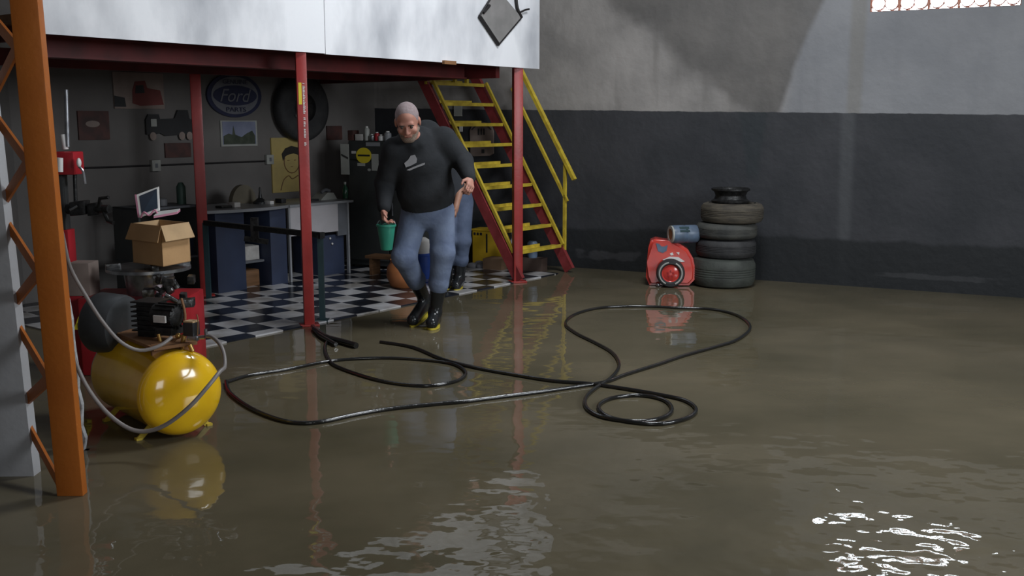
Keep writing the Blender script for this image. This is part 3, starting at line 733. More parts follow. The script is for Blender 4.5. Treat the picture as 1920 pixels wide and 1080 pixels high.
for k in range(4):
    a = k * math.pi / 2 + 0.5; c = V((tc_.x + math.cos(a) * rr * 0.82, tc_.y + math.sin(a) * rr * 0.82, zt2 + 0.008)); b = MB()
    b.obox(c, (math.cos(a), math.sin(a), 0), (-math.sin(a), math.cos(a), 0), UP, 0.045, 0.02, 0.016, bevel=0.004); part('jaw', b, 'grease', t)
random.seed(11)
b = MB()                                   # greasy gearbox and linkages below the table
for k in range(16):
    c = V((random.uniform(W(250, 0, TY).x, W(345, 0, TY).x), TY - random.uniform(0.0, 0.10), random.uniform(zt - 0.02, zt2 - 0.05)))
    if k % 2: b.cyl(c, c + V((random.uniform(-.08, .08), random.uniform(-.04, .02), random.uniform(-.05, .05))), random.uniform(0.012, 0.028), n=14)
    else: b.obox(c, (1, random.uniform(-.6, .6), 0), (0, 1, 0.3), UP, random.uniform(.02, .05), .02, random.uniform(.012, .03), bevel=0.003)
part('gearbox', b, 'grease', t)
# column with head and bead arm
xc = W(128, 500, TY + 0.3).x
part('column', bx(xc - 0.06, xc + 0.035, TY + 0.25, TY + 0.36, 0.0, W(128, 430, TY + .3).z, 0.008), 'machine_red', t)
part('upper_column', bx(xc - 0.045, xc + 0.02, TY + 0.26, TY + 0.34, W(128, 430, TY + .3).z, W(128, 325, TY + .3).z, 0.006), M['cabinet'], t)
zh0, zh1 = W(128, 327, TY + .3).z, W(128, 284, TY + .3).z
part('head', bx(W(108, 300, TY + .3).x, W(148, 300, TY + .3).x, TY + 0.22, TY + 0.38, zh0, zh1, 0.012), 'machine_red', t)
b = MB(); b.cyl(W(123, 280, TY + .3), W(118, 252, TY + .3), 0.018); part('air_cylinder', b, 'white', t); b = MB(); b.cyl(W(112, 322, TY + .15), W(112, 296, TY + .15), 0.02); part('pale_hose_coil', b, 'white', t); b = MB(); b.ell(W(148, 305, TY + .2), (0.014, 0.02, 0.03)); part('pressure_knob', b, 'white', t)
b = MB(); b.cyl(W(127, 275, TY + .3), W(124, 168, TY + .3), 0.016, 0.013); part('guide_rod', b, 'steel', t)
b = MB()
A = W(128, 392, TY + .25); B = W(205, 392, TY + .15)
b.cyl(A, B, 0.034, 0.026); b.obox(W(150, 390, TY + .2), (1, 0, .1), (0, 1, 0), UP, 0.05, 0.05, 0.045, bevel=0.01); b.obox(W(178, 392, TY + .2), (1, 0, .1), (0, 1, 0), UP, 0.035, 0.045, 0.04, bevel=0.01)
b.tube([W(185, 388, TY + .15), W(187, 372, TY + .12), W(204, 370, TY + .1)], 0.011, smooth=0)
b.tube([W(195, 398, TY + .15), W(202, 414, TY + .12), W(213, 418, TY + .1)], 0.013, smooth=0)
b.cyl(W(140, 325, TY + .28), W(142, 385, TY + .28), 0.012)
arm = part('bead_arm', b, 'iron', t)
b = MB(); b.cyl(W(132, 394, TY + .16), W(146, 386, TY + .16), 0.012); part('clamp_pin', b, 'steel', arm); b = MB(); b.tube([W(148, 312, TY + .2), W(156, 322, TY + .2), W(160, 345, TY + .2)], 0.008); part('clamp_lever', b, 'steel', arm)
# yellow warning triangle
b = MB(); q0, q1, q2 = W(138, 618, TY - 0.01), W(160, 618, TY - 0.01), W(147, 594, TY - 0.01)
b.prism([q0, q1, q2], (0, 0.006, 0)); wt = part('warning_triangle', b, 'warn', t)
b = MB(); q = W(148.5, 611, TY - 0.014); b.obox(q + UP * 0.006, (1, 0, 0), (0, 1, 0), UP, 0.004, 0.003, 0.014); b.obox(q - UP * 0.013, (1, 0, 0), (0, 1, 0), UP, 0.004, 0.003, 0.003); part('warning_mark', b, 'black', wt)
part('side_panel', bx(W(112, 600, TY).x, xl - 0.03, TY + 0.1, TY + 0.4, 0, W(128, 560, TY).z, 0.01), 'machine_red', t)
# grey carton and clutter behind turntable
b = bx(W(150, 500, TY + .3).x, W(190, 500, TY + .3).x, TY + 0.1, TY + 0.26, zt, W(170, 490, TY + .2).z, 0.003)
tag(part('grey_carton', b, 'poster_tan', None, base=V((W(170, 500, TY + .3).x, TY + .2, zt))), 'small worn pale carton on the red machine left of the turntable', 'carton')

# ---- open cardboard box on the turntable
zt3 = zt2 + 0.028
cb = V((W(301, 500, TY + 0.15).x, TY + 0.16, zt3))
ex = V((0.97, -0.24, 0)).normalized(); 
# the two visible faces: left one wide and turned away, right one lit
e1 = V((0.80, -0.60, 0)); e2 = V((0.60, 0.80, 0))
corner = W(306, 503, TY - 0.06); corner.z = zt3
e1 = (V((W(247, 500, TY + 0.10).x, TY + 0.13, zt3)) - corner); e2 = (V((W(355, 490, TY + 0.16).x, TY + 0.19, zt3)) - corner)
e1.z = e2.z = 0
hb = 76 / F * TY
t = thing('cardboard_box', 'open brown cardboard box sitting on the round steel turntable', 'box', corner + (e1 + e2) / 2)
wl = 0.004
def panel(p, a, h, nrm, tilt=V((0, 0, 0))):
    b = MB(); n = nrm.normalized() * wl
    b.hexa([p, p + a, p + a + n, p + n, p + h, p + a + h, p + a + h + n, p + h + n]); return b
H = UP * hb
part('side_panel', panel(corner, e1, H, e2), 'card', t)
part('side_panel', panel(corner, e2, H, e1), 'card', t)
part('side_panel', panel(corner + e1, e2, H, -e1), 'card_in', t)
part('side_panel', panel(corner + e2, e1, H, -e2), 'card_in', t)
b = MB(); b.hexa([corner, corner + e1, corner + e1 + e2, corner + e2, corner + UP * .004, corner + e1 + UP * .004, corner + e1 + e2 + UP * .004, corner + e2 + UP * .004]); part('bottom', b, 'card', t)
o1 = e2.normalized(); o2 = e1.normalized()
tp = corner + H
b = panel(tp, e2, -UP * 0.095 - o2 * 0.05, o2); b.b.free(); b = MB()
fl = -UP * 0.095 - o2 * 0.038
b.hexa([tp, tp + e2, tp + e2 + V((0, 0, .003)), tp + V((0, 0, .003)), tp + fl, tp + e2 * 1.05 + fl, tp + e2 * 1.05 + fl + V((0, 0, .004)) - o2 * .004, tp + fl + V((0, 0, .004)) - o2 * .004])
part('flap', b, 'card_in', t)
fl = -UP * 0.10 - o1 * 0.035
b = MB(); b.hexa([tp, tp + e1, tp + e1 + V((0, 0, .003)), tp + V((0, 0, .003)), tp + fl, tp + e1 * 1.08 + fl, tp + e1 * 1.08 + fl + V((0, 0, .004)) - o1 * .004, tp + fl + V((0, 0, .004)) - o1 * .004])
part('flap', b, 'card', t)
# ---- pink toy laptop standing in the box
lb = tp + (e1 + e2) * 0.4
t = thing('pink_laptop', 'small pink and white laptop standing open in the cardboard box', 'laptop', lb)
YL = TY + 0.12
s0, s1_, s2, s3 = W(262, 408, YL), W(256, 365, YL + .02), W(297, 350, YL + .05), W(299, 395, YL + .05)
b = MB(); b.prism([s0, s1_, s2, s3], (0.0, 0.012, 0)); lid = part('lid', b, 'white', t)
def lerp4(u, v): return (s0 * (1 - u) + s3 * u) * (1 - v) + (s1_ * (1 - u) + s2 * u) * v
b = MB(); b.prism([lerp4(.12, .1) - V((0, .004, 0)), lerp4(.12, .9) - V((0, .004, 0)), lerp4(.93, .94) - V((0, .004, 0)), lerp4(.93, .12) - V((0, .004, 0))], (0, 0.003, 0)); part('screen', b, 'screen', lid)
b = MB(); b.prism([s0 - V((.012, 0, 0)), s1_ - V((.012, 0, 0)), s1_, s0], (0, 0.014, 0)); part('edge', b, 'pink', lid)
k0, k1, k2, k3 = W(288, 405, YL - .10), W(332, 397, YL - .06), W(338, 392, YL + .06), W(298, 397, YL + .06)
b = MB(); b.prism([k0, k1, k2, k3], (0, 0, -0.014)); kb = part('base', b, 'pink', t)
b = MB(); b.prism([k0 + UP * .003, k1 + UP * .003, k2 + UP * .003, k3 + UP * .003], (0, 0, -0.004)); part('keyboard', b, 'white', kb)
b = MB(); b.tube([W(264, 408, YL - .02), W(270, 398, YL - .03), W(280, 404, YL - .03), W(290, 394, YL - .02), W(297, 404, YL - .03)], 0.006); part('handle', b, 'pink', t)
bpy.data.objects[kb.name].location.z += 0.0

# ================================================================== BACK WALL DECORATION
def brect(x0, y0, x1, y1, tq=-0.01):
    pa = [BW.at(x0, y0, tq), BW.at(x1, y0, tq), BW.at(x1, y1, tq), BW.at(x0, y1, tq)]
    s0 = (pa[0][0] + pa[3][0]) / 2; s1 = (pa[1][0] + pa[2][0]) / 2
    return s0, s1, (pa[2][1] + pa[3][1]) / 2, (pa[0][1] + pa[1][1]) / 2
def bp(s, z, tq): return BW.p(s, tq, z)
def ellp(sc_, zc_, rs, rz, tq, n=40): return [bp(sc_ + math.cos(2 * math.pi * k / n) * rs, zc_ + math.sin(2 * math.pi * k / n) * rz, tq) for k in range(n)]
# picture with a red truck
s0, s1b, z0, z1 = brect(212, 136, 306, 204)
t = thing('truck_poster', 'faded tan poster with a red vehicle hanging high on the back wall', 'poster', bp((s0 + s1b) / 2, z0, -.01))
b = MB(); b.box(BW, s0, s1b, -0.02, -0.002, z0, z1); part('sheet', b, 'poster_tan', t)
W_ = s1b - s0; H_ = z1 - z0
b = MB(); b.prism([bp(s0 + W_ * a, z0 + H_ * c, -0.024) for a, c in ((.35, .15), (.36, .5), (.42, .75), (.62, .78), (.66, .58), (.92, .52), (.98, .12), (.5, .08))], BW.n * .003); part('vehicle_print', b, mat('faded_red_print', (.20, .05, .045), .7), t)
b = MB(); b.prism([bp(s0 + W_ * a, z0 + H_ * c, -0.026) for a, c in ((.41, .42), (.43, .64), (.58, .66), (.60, .44))], BW.n * .003); part('dark_print', b, 'black', t); b = MB(); b.prism([bp(s0 + W_ * a, z0 + H_ * c, -0.024) for a, c in ((.0, .05), (.0, .35), (.2, .3), (.22, .05))], BW.n * .002); part('dark_print', b, 'black', t)
# maroon plaque at left
s0, s1b, z0, z1 = brect(146, 208, 204, 262)
t = thing('maroon_plaque', 'small dark maroon plaque with a pale oval on the back wall beside the machine', 'sign', bp((s0 + s1b) / 2, z0, -.01))
b = MB(); b.box(BW, s0, s1b, -0.02, -0.002, z0, z1); part('plate', b, 'maroon', t)
b = MB(); b.prism(ellp(s0 + (s1b - s0) * .45, z0 + (z1 - z0) * .55, .07, .03, -0.024, 24), BW.n * .003); part('pale_oval', b, 'poster_tan', t)
# car-shaped black sign
s0, s1b, z0, z1 = brect(272, 212, 358, 262)
t = thing('truck_sign', 'black cut-out old truck sign with pale wheels on the back wall', 'sign', bp((s0 + s1b) / 2, z0, -.01))
W_ = s1b - s0; H_ = z1 - z0
b = MB(); b.prism([bp(s0 + W_ * a, z0 + H_ * c, -0.03) for a, c in ((0, .2), (.0, .75), (.06, .95), (.28, .95), (.30, .78), (.62, .8), (.70, 1.12), (.92, 1.12), (.95, .8), (1, .75), (1, .2), (.4, .15), (.3, .25), (.12, .2))], BW.n * .02); part('body_panel', b, 'black', t)
b = MB(); b.prism([bp(s0 + W_ * a, z0 + H_ * c, -0.034) for a, c in ((.1, .5), (.1, .78), (.22, .78), (.22, .5))], BW.n * .003); part('window_print', b, 'outlet', t)
for a in (.13, .76, .93):
    b = MB(); b.prism(ellp(s0 + W_ * a, z0 + H_ * .14, .035, .04, -0.034, 20), BW.n * .004); part('wheel', b, 'poster_tan', t)
s0, s1b, z0, z1 = brect(309, 268, 357, 295)
b = MB(); b.box(BW, s0, s1b, -0.02, -0.002, z0, z1); tag(part('dark_plate', b, 'maroon', None, base=bp((s0 + s1b) / 2, z0, -.01)), 'small dark brown rectangular plate under the truck sign', 'sign')
# oval enamel sign
s0, s1b, z0, z1 = brect(386, 138, 488, 220)
sc0, zc0, rs, rz = (s0 + s1b) / 2, (z0 + z1) / 2, (s1b - s0) / 2, (z1 - z0) / 2
t = thing('oval_sign', 'large oval navy enamel car parts sign on the back wall', 'sign', bp(sc0, z0, -.01))
b = MB(); b.prism(ellp(sc0, zc0, rs, rz, -0.03), BW.n * .026); part('plate', b, 'sign_navy', t)
b = MB(); b.prism(ellp(sc0, zc0, rs * .86, rz * .86, -0.034), BW.n * .004); part('pale_field', b, 'sign_pale', t)
b = MB(); b.prism(ellp(sc0, zc0, rs * .80, rz * .46, -0.038), BW.n * .004); part('inner_oval', b, 'sign_navy', t)
for txt, dz, hh, ww, sh, mm in (('Ford', 0, rz * .58, rs * 1.15, 0.35, 'sign_pale'), ('GENUINE', rz * .62, rz * .2, rs * .9, 0, 'sign_navy'), ('PARTS', -rz * .64, rz * .2, rs * .72, 0, 'sign_navy')):
    part('lettering', text_mb(txt, bp(sc0, zc0 + dz, -0.044), BW.u, UP, hh, ww, sh), mm, t, smooth=False)
# landscape print
s0, s1b, z0, z1 = brect(413, 226, 481, 274)
t = thing('landscape_picture', 'white-edged landscape print hanging under the oval sign', 'picture', bp((s0 + s1b) / 2, z0, -.01))
W_ = s1b - s0; H_ = z1 - z0
b = MB(); b.box(BW, s0, s1b, -0.02, -0.002, z0, z1); part('mount', b, 'outlet', t)
b = MB(); b.box(BW, s0 + .02, s1b - .02, -0.024, -0.02, z0 + .02, z1 - .01); part('sky_area', b, 'sky_print', t)
b = MB(); b.prism([bp(s0 + W_ * a, z0 + H_ * c, -0.027) for a, c in ((.06, .08), (.06, .4), (.2, .5), (.3, .45), (.33, .8), (.38, .45), (.55, .35), (.7, .5), (.85, .6), (.93, .4), (.93, .08))], BW.n * .002); part('trees_area', b, 'tree_print', t)
# big round black disc
s0, s1b, z0, z1 = brect(501, 146, 607, 258)
sc0, zc0, rs, rz = (s0 + s1b) / 2, (z0 + z1) / 2, (s1b - s0) / 2, (z1 - z0) / 2
t = thing('mounted_tire', 'big black tire hanging on the back wall behind the near red post', 'tire', bp(sc0, z0, -.02))
rr_ = (rs + rz) / 2
b = MB(); b.lathe(bp(sc0, zc0, -0.18), BW.n, [(rr_ * .42, .02), (rr_ * .8, .0), (rr_ * .96, .03), (rr_, .06), (rr_, .12), (rr_ * .94, .16), (rr_ * .42, .16)], n=48, closed=True); part('rubber', b, 'rubber', t)
b = MB(); b.lathe(bp(sc0, zc0, -0.12), BW.n, [(.01, 0), (rr_ * .42, .0), (rr_ * .45, .06), (.01, .06)], n=32); part('hub', b, 'iron', t)
b = MB(); b.box(BW, sc0 - .10, sc0 - .085, -0.20, -0.18, zc0 + .0, zc0 + .12); part('pale_tag', b, 'outlet', t); b = MB(); b.box(BW, sc0 - .16, sc0 - .06, -0.2, -0.18, zc0 - .10, zc0 - .075); part('tag_mark', b, 'outlet', t)
# ochre portrait
s0, s1b, z0, z1 = brect(509, 258, 566, 360)
t = thing('portrait_poster', 'ochre poster with a drawn face hanging below the big tire', 'poster', bp((s0 + s1b) / 2, z0, -.01))
W_ = s1b - s0; H_ = z1 - z0
b = MB(); b.box(BW, s0, s1b, -0.02, -0.002, z0, z1); part('sheet', b, 'gold', t)
cx, cz = s0 + W_ * .64, z0 + H_ * .55
b = MB(); b.prism([bp(cx + x * W_ * .34, cz + z * H_ * .22, -0.024) for x, z in ((-.85, .1), (-.95, .7), (-.6, 1.15), (0, 1.35), (.7, 1.2), (.95, .7), (.85, .1), (.75, .55), (.2, .72), (-.4, .6), (-.65, .45))], BW.n * .003); part('hair_drawing', b, 'hair_dark', t)
b = MB()
fc_ = [bp(cx + math.sin(a) * W_ * .25, cz - math.cos(a) * H_ * .20, -0.024) for a in [(-2.0 + 4.0 * k / 14) for k in range(15)]]
b.tube(fc_, 0.005, smooth=0)
for ex_ in (-.09, .09): b.box(BW, cx + ex_ * W_ * 1.2 - .014, cx + ex_ * W_ * 1.2 + .014, -.026, -.022, cz + H_ * .03, cz + H_ * .04)
b.box(BW, cx - .016, cx + .016, -.026, -.022, cz - H_ * .09, cz - H_ * .08)
b.tube([bp(s0 + W_ * .25, z0 + H_ * .04, -.024), bp(s0 + W_ * .35, z0 + H_ * .22, -.024), bp(cx - W_ * .12, z0 + H_ * .30, -.024), bp(cx, z0 + H_ * .24, -.024), bp(cx + W_ * .2, z0 + H_ * .3, -.024)], 0.005)
part('line_drawing', b, 'wood', t)
# conduit, outlets, pipes
b = MB(); a0, zc1 = BW.at(130, 317, -.01); a1, zc2 = BW.at(508, 301, -.01); zc1 = zc2 = (zc1 + zc2) / 2
b.tube([bp(a0, zc1, -.012), bp(a1, zc2, -.012)], 0.009)
tag(part('wall_conduit', b, 'wire', None, base=bp((a0 + a1) / 2, zc1, -.012)), 'thin dark cable conduit running level along the grey back wall', 'conduit')
def outlet(x0, y0, x1, y1, lab):
    s0, s1b, z0, z1 = brect(x0, y0, x1, y1, -.03)
    t = thing('wall_outlet', lab, 'outlet', bp((s0 + s1b) / 2, z0, -.01))
    b = MB(); b.box(BW, s0, s1b, -0.045, -0.002, z0, z1, bevel=.004); part('box', b, 'outlet', t)
    b = MB(); b.box(BW, (s0 + s1b) / 2 - .014, (s0 + s1b) / 2 + .014, -0.048, -0.044, (z0 + z1) / 2 - .02, (z0 + z1) / 2 + .02); part('socket', b, 'desk_grey', t)
outlet(284, 300, 300, 321, 'pale outlet box on the cable conduit below the truck sign')
outlet(499, 290, 512, 308, 'pale outlet box beside the ochre portrait poster')

# ================================================================== DESKS
def frame_at(px, py, u): return Frame(G(px, py), u)
LD = Frame(G(410, 553), MZ.u)
HD = 0.76
# left desk
zt_ = W(470, 394, LD.p(0.5, 0, 0).y).z
LDl = 1.0; sA = 0.0
sE = LD.at(540, 400, 0)[0]; s460 = LD.at(460, 470, 0)[0]; s508 = LD.at(508, 470, 0)[0]
zt_ = LD.at(470, 394, 0)[1]
t = thing('blue_desk', 'dark blue desk with grey top under the oval sign', 'desk', LD.p(sE / 2, 0.2, 0))
ED = 0.6
b = MB()
tops = [LD.p(-0.10, -0.02, 0)]
for k in range(9):
    a = -0.02 + (sE + 0.03 - -0.02) * k / 8; tops.append(LD.p(min(a, sE - .03), -0.05 - 0.10 * math.sin(math.pi * k / 8), 0))
tops += [LD.p(sE - 0.03, ED, 0), LD.p(-0.10, ED, 0)]
b.prism([p + UP * zt_ for p in tops], UP * 0.028); part('desktop', b, 'desk_top', t, smooth=False)
b = MB(); b.box(LD, 0.0, s460, 0.0, ED, 0, zt_, bevel=.004); part('side_cabinet', b, 'desk_blue', t)
b = MB(); b.box(LD, s508, sE - .03, 0.0, ED, 0, zt_, bevel=.004); part('side_cabinet', b, 'desk_blue', t)
b = MB(); b.box(LD, s460, s508, ED - .03, ED - .01, 0.1, zt_ - .1); part('back_panel', b, 'desk_grey', t)
b = MB(); b.box(LD, s460 + .005, s508 - .005, 0.1, ED - .06, 0.24, 0.26); part('shelf', b, 'desk_grey', t)
# things inside the knee space
zc_ = 0.26
ca = (s460 + s508) / 2
b = MB(); b.box(LD, s460 + .04, s508 - .02, 0.15, 0.4, 0.26, 0.40, bevel=.01); tag(part('grey_bin', b, 'paper', None, base=LD.p(ca, .3, .26)), 'dull grey carton on the shelf inside the blue desk', 'carton')
b = MB(); b.box(LD, s460 + .06, s508 - .05, 0.12, 0.4, 0.0, 0.17, bevel=.02); tag(part('brown_crate', b, 'wood', None, base=LD.p(ca, .3, 0)), 'small brown crate on the floor inside the blue desk', 'crate')
# right desk
RDo = LD.p(sE, 0, 0); RD = Frame(RDo, MZ.u)
sG = RD.at(655, 470, 0)[0]; zr = RD.at(600, 384, 0)[1]
zlow = RD.at(575, 440, 0)[1]
t = thing('pale_desk', 'grey topped desk with a pale front panel beside the charcoal cabinet', 'desk', RD.p(sG / 2, 0.2, 0))
b = MB(); b.box(RD, 0.0, sG + 0.05, -0.03, 0.62, zr, zr + 0.025, bevel=.003); part('desktop', b, 'desk_top', t)
s634 = RD.at(634, 420, 0)[0]
b = MB(); b.box(RD, 0.0, s634, 0.0, 0.02, zlow, zr); part('front_panel', b, 'desk_white', t)
b = MB(); b.box(RD, s634 + .002, sG - .02, 0.01, 0.03, zlow - .05, zr); part('end_panel', b, 'desk_grey', t)
for a, tq in ((0.0, 0.0), (sG - 0.02, 0.0), (0.0, 0.58), (sG - .02, 0.58)):
    b = MB(); b.box(RD, a, a + 0.022, tq - 0.008, tq + 0.02, 0, zr); part('leg', b, 'desk_top', t)
s605 = RD.at(606, 480, 0.03)[0]; s650 = RD.at(648, 480, 0.03)[0]
t = thing('blue_cabinet', 'low dark blue cabinet with two white knobs under the pale desk', 'cabinet', RD.p((s605 + s650) / 2, .2, 0))
zbx = RD.at(630, 440, 0.03)[1]
b = MB(); b.box(RD, s605, s650, 0.05, 0.5, 0, zbx, bevel=.006); part('body', b, 'desk_blue', t)
for px, py in ((619, 447), (623, 457)):
    a, z = RD.at(px, py, .04); b = MB(); b.ell(RD.p(a, .04, z), (.012, .012, .012)); part('knob', b, 'white', t)
# things on the desks
def onLD(px, tq=0.25): return LD.at(px, 400, tq)[0]
ztop = zt_ + 0.028
b = MB(); ccx = onLD(462, .4)
b.prism([LD.p(ccx + math.cos(a) * 0.15, .42, ztop + max(0, math.sin(a)) * 0.185) for a in [math.pi * k / 16 for k in range(17)]], LD.n * .06)
tag(part('domed_case', b, mat('olive_case', (0.16, 0.14, 0.10), 0.7), None, base=LD.p(ccx, .45, ztop)), 'olive brown domed case standing on the blue desk', 'case')
cc2 = onLD(489, .25)
b = MB(); b.lathe(LD.p(cc2, .25, ztop), UP, [(.07, 0), (.072, .02), (.05, .035), (.02, .06), (.012, .11), (.01, .16), (.004, .165)], n=20); tag(part('black_funnel', b, 'black', None, base=LD.p(cc2, .25, ztop)), 'black upturned funnel on the blue desk beside the domed case', 'funnel')
for px, ln, m_, nm, lab, cat in ((420, .12, 'iron', 'tool_tray', 'dark tool tray at the left end of the blue desk', 'tray'), (440, .07, 'paper', 'paper_stack', 'pale paper stack between tray and domed case on the blue desk', 'papers'), (505, .05, 'white', 'white_packet', 'small white packet beside the black funnel', 'packet'), (527, .06, 'black', 'black_pouch', 'black pouch at the right end of the blue desk', 'pouch')):
    a = onLD(px, .15); b = MB(); b.box(LD, a - ln / 2, a + ln / 2, .1, .2, ztop, ztop + .022 + .012 * (px % 3), bevel=.006); tag(part(nm, b, m_, None, base=LD.p(a, .15, ztop)), lab, cat)
zrt = zr + .025
a = RD.at(606, 385, .3)[0]
t = thing('desk_phone', 'grey telephone lying on the pale desk', 'telephone', RD.p(a, .3, zrt))
b = MB(); c = [RD.p(a + x, .2, zrt + z) for x, z in ((-.12, 0), (-.10, .02), (-.02, .075), (.06, .07), (.11, 0))]
b.prism(c, RD.n * .16); part('body', b, M['outlet'], t)
b = MB(); b.tube([RD.p(a - .06, .26, zrt + .075), RD.p(a, .26, zrt + .10), RD.p(a + .06, .26, zrt + .085)], .018); part('handset', b, 'desk_grey', t)
a = RD.at(587, 385, .2)[0]; b = MB(); b.box(RD, a - .06, a + .04, .15, .22, zrt, zrt + .02, bevel=.005); tag(part('black_remote', b, 'black', None, base=RD.p(a, .2, zrt)), 'black remote on the pale desk beside the telephone', 'remote')
a = RD.at(648, 385, .2)[0]
t = thing('green_bottle', 'dark green bottle with pale cap on the pale desk corner', 'bottle', RD.p(a, .2, zrt))
b = MB(); b.lathe(RD.p(a, .2, zrt), UP, [(.028, 0), (.030, .01), (.030, .10), (.012, .135), (.011, .15)], n=18); part('body', b, 'bottle', t)
b = MB(); b.cyl(RD.p(a, .2, zrt + .15), RD.p(a, .2, zrt + .175), .014); part('cap', b, 'outlet', t)
# shelf unit left of the middle post, half hidden
SU = Frame(G(333, 560), MZ.u); e_ = SU.at(366, 500, 0)[0]
t = thing('dark_shelf_unit', 'dark shelf unit crowded with parts behind the cardboard box', 'shelf', SU.p(e_ / 2, .2, 0))
ztu = SU.at(350, 385, 0)[1]
for z in (0.05, 0.36, ztu - .02):
    b = MB(); b.box(SU, -.35, e_ + .05, 0, .4, z, z + .02); part('shelf_board', b, 'desk_grey', t)
for a in (-.35, e_ + .03):
    b = MB(); b.box(SU, a, a + .02, 0, .4, 0, ztu); part('side_panel', b, 'cabinet', t)
random.seed(5)
for k, (nm, mm, lab, cat) in enumerate((('oil_can', 'iron', 'dark oil can on the shelf unit top', 'can'), ('grey_tin', 'desk_top', 'grey tin on the shelf unit top', 'tin'), ('green_canister', mat('dull_green', (.05, .10, .08), .5), 'tall dull green canister on the shelf unit beside the red post', 'canister'))):
    a = -.2 + k * .2; h = (.09, .07, .20)[k]; b = MB(); b.lathe(SU.p(a, .15, ztu), UP, [(.04, 0), (.042, .01), (.042, h * .8), (.02, h)], n=16)
    tag(part(nm, b, mm, None, base=SU.p(a, .15, ztu)), lab, cat)
for k in range(3):
    a = -.2 + k * .18; h = (.16, .12, .18)[k]; b = MB(); b.box(SU, a, a + .14, .05, .3, .38, .38 + h, bevel=.005)
    tag(part('parts_box', b, ('card', 'desk_top', 'desk_blue')[k], None, base=SU.p(a, .1, .38)), ('brown', 'grey', 'blue')[k] + ' parts box on the middle board of the shelf unit', 'box')

# low rail between the posts
fo = G(605, 602); fz = W(600, 441, fo.y).z
fi = V((W(384, 404, fo.y + 1.02).x, fo.y + 1.02, 0))
t = thing('low_rail', 'dark low steel rail reaching back from the near red post', 'rail', (fo + fi) / 2)
b = MB(); b.bar(V((fo.x, fo.y, fz)), V((fi.x, fi.y, fz)), .045, .045, bevel=.005); b.bar(V((fo.x, fo.y, fz)), V((fo.x, fo.y, fz)) + (fo - fi).normalized() * .03, .05, .05)
part('top_bar', b, M['iron'], t)
b = MB(); b.bar(fo, V((fo.x, fo.y, fz)), .045, .03, up=(0, 1, 0)); b.obox(fo + UP * .008, (1, 0, 0), (0, 1, 0), UP, .05, .05, .008); part('leg', b, 'dkteal', t)
b = MB(); b.bar(V((fi.x, fi.y, 0)), V((fi.x, fi.y, fz)), .045, .03, up=(0, 1, 0)); part('leg', b, 'dkteal', t)
mpt = (fo * .46 + fi * .54)
b = MB(); b.bar(V((mpt.x, mpt.y, fz - .10)), V((mpt.x, mpt.y, fz + .09)), .06, .05, up=(0, 1, 0)); b.bar(V((mpt.x - .09, mpt.y, fz - .09)), V((mpt.x + .11, mpt.y, fz - .12)), .04, .04); part('bracket', b, 'iron', t)

# ================================================================== CHARCOAL CABINET AND ITS CLUTTER
CB = Frame(G(657, 502), RW.u)
cbw = CB.at(806, 400, 0)[0]; zcb = CB.at(700, 264, 0)[1]
t = thing('tool_cabinet', 'tall charcoal metal cabinet covered in stickers behind the walking man', 'cabinet', CB.p(cbw / 2, .25, 0))
b = MB(); b.box(CB, 0, cbw, 0.02, 0.5, 0.04, zcb, bevel=.006); part('body', b, 'cabinet', t)
for k in range(2):
    b = MB(); b.box(CB, k * cbw / 2 + .01, (k + 1) * cbw / 2 - .01, 0.0, 0.018, 0.1, zcb - .22, bevel=.003); dr = part('door', b, 'cabinet', t)
    b = MB(); a = cbw / 2 + (-.06 if k == 0 else .06); b.bar(CB.p(a, -.012, .6), CB.p(a, -.012, .74), .012, .012, up=CB.n); part('handle', b, 'steel', dr)
b = MB(); b.box(CB, .01, cbw - .01, 0.0, 0.018, zcb - .20, zcb - .02, bevel=.003); part('drawer', b, 'cabinet', t)
def sticker(x0, y0, x1, y1, m_, nm, lab, shape='rect', tq=-.004):
    a0, z0 = CB.at(x0, y1, tq); a1, z1 = CB.at(x1, y0, tq); b = MB()
    if shape == 'rect': b.box(CB, a0, a1, tq, tq + .003, z0, z1)
    else: b.prism([CB.p((a0 + a1) / 2 + math.cos(2 * math.pi * k / 24) * (a1 - a0) / 2, tq, (z0 + z1) / 2 + math.sin(2 * math.pi * k / 24) * (z1 - z0) / 2) for k in range(24)], CB.n * .003)
    return part(nm, b, m_, t, label=lab)
sticker(659, 283, 667, 288, 'paper', 'sticker', 'tiny pale sticker')
sticker(668, 277, 696, 306, 'warn', 'sticker', 'round yellow sticker', 'o')
sticker(671, 290, 693, 293, 'black', 'sticker', 'dark bar across the yellow sticker', tq=-.007)
sticker(686, 267, 712, 274, 'desk_top', 'sticker', 'grey strip sticker')
sticker(697, 289, 709, 320, 'outlet', 'sticker', 'pale crooked sticker')
sticker(670, 306, 684, 311, 'outlet', 'sticker', 'small pale sticker below the yellow one')
sticker(689, 316, 695, 321, 'outlet', 'sticker', 'tiny pale round sticker', 'o')
# long white label hung at the left edge
a0, z0 = CB.at(640, 327, -.03); a1, z1 = CB.at(654, 270, -.03)
t2 = thing('hanging_label', 'long pale strip label hanging at the left edge of the charcoal cabinet', 'label', CB.p((a0 + a1) / 2, -.03, z0))
b = MB(); b.box(CB, a0, a1, -.034, -.03, z0, z1); part('strip', b, 'outlet', t2)
b = MB(); b.prism([CB.p(a0 + .01, -.037, z0 + (z1 - z0) * .62), CB.p(a1 - .01, -.037, z0 + (z1 - z0) * .5), CB.p(a1 - .01, -.037, z0 + (z1 - z0) * .57), CB.p(a0 + .01, -.037, z0 + (z1 - z0) * .68)], CB.n * .002); part('dark_mark', b, 'cabinet', t2)
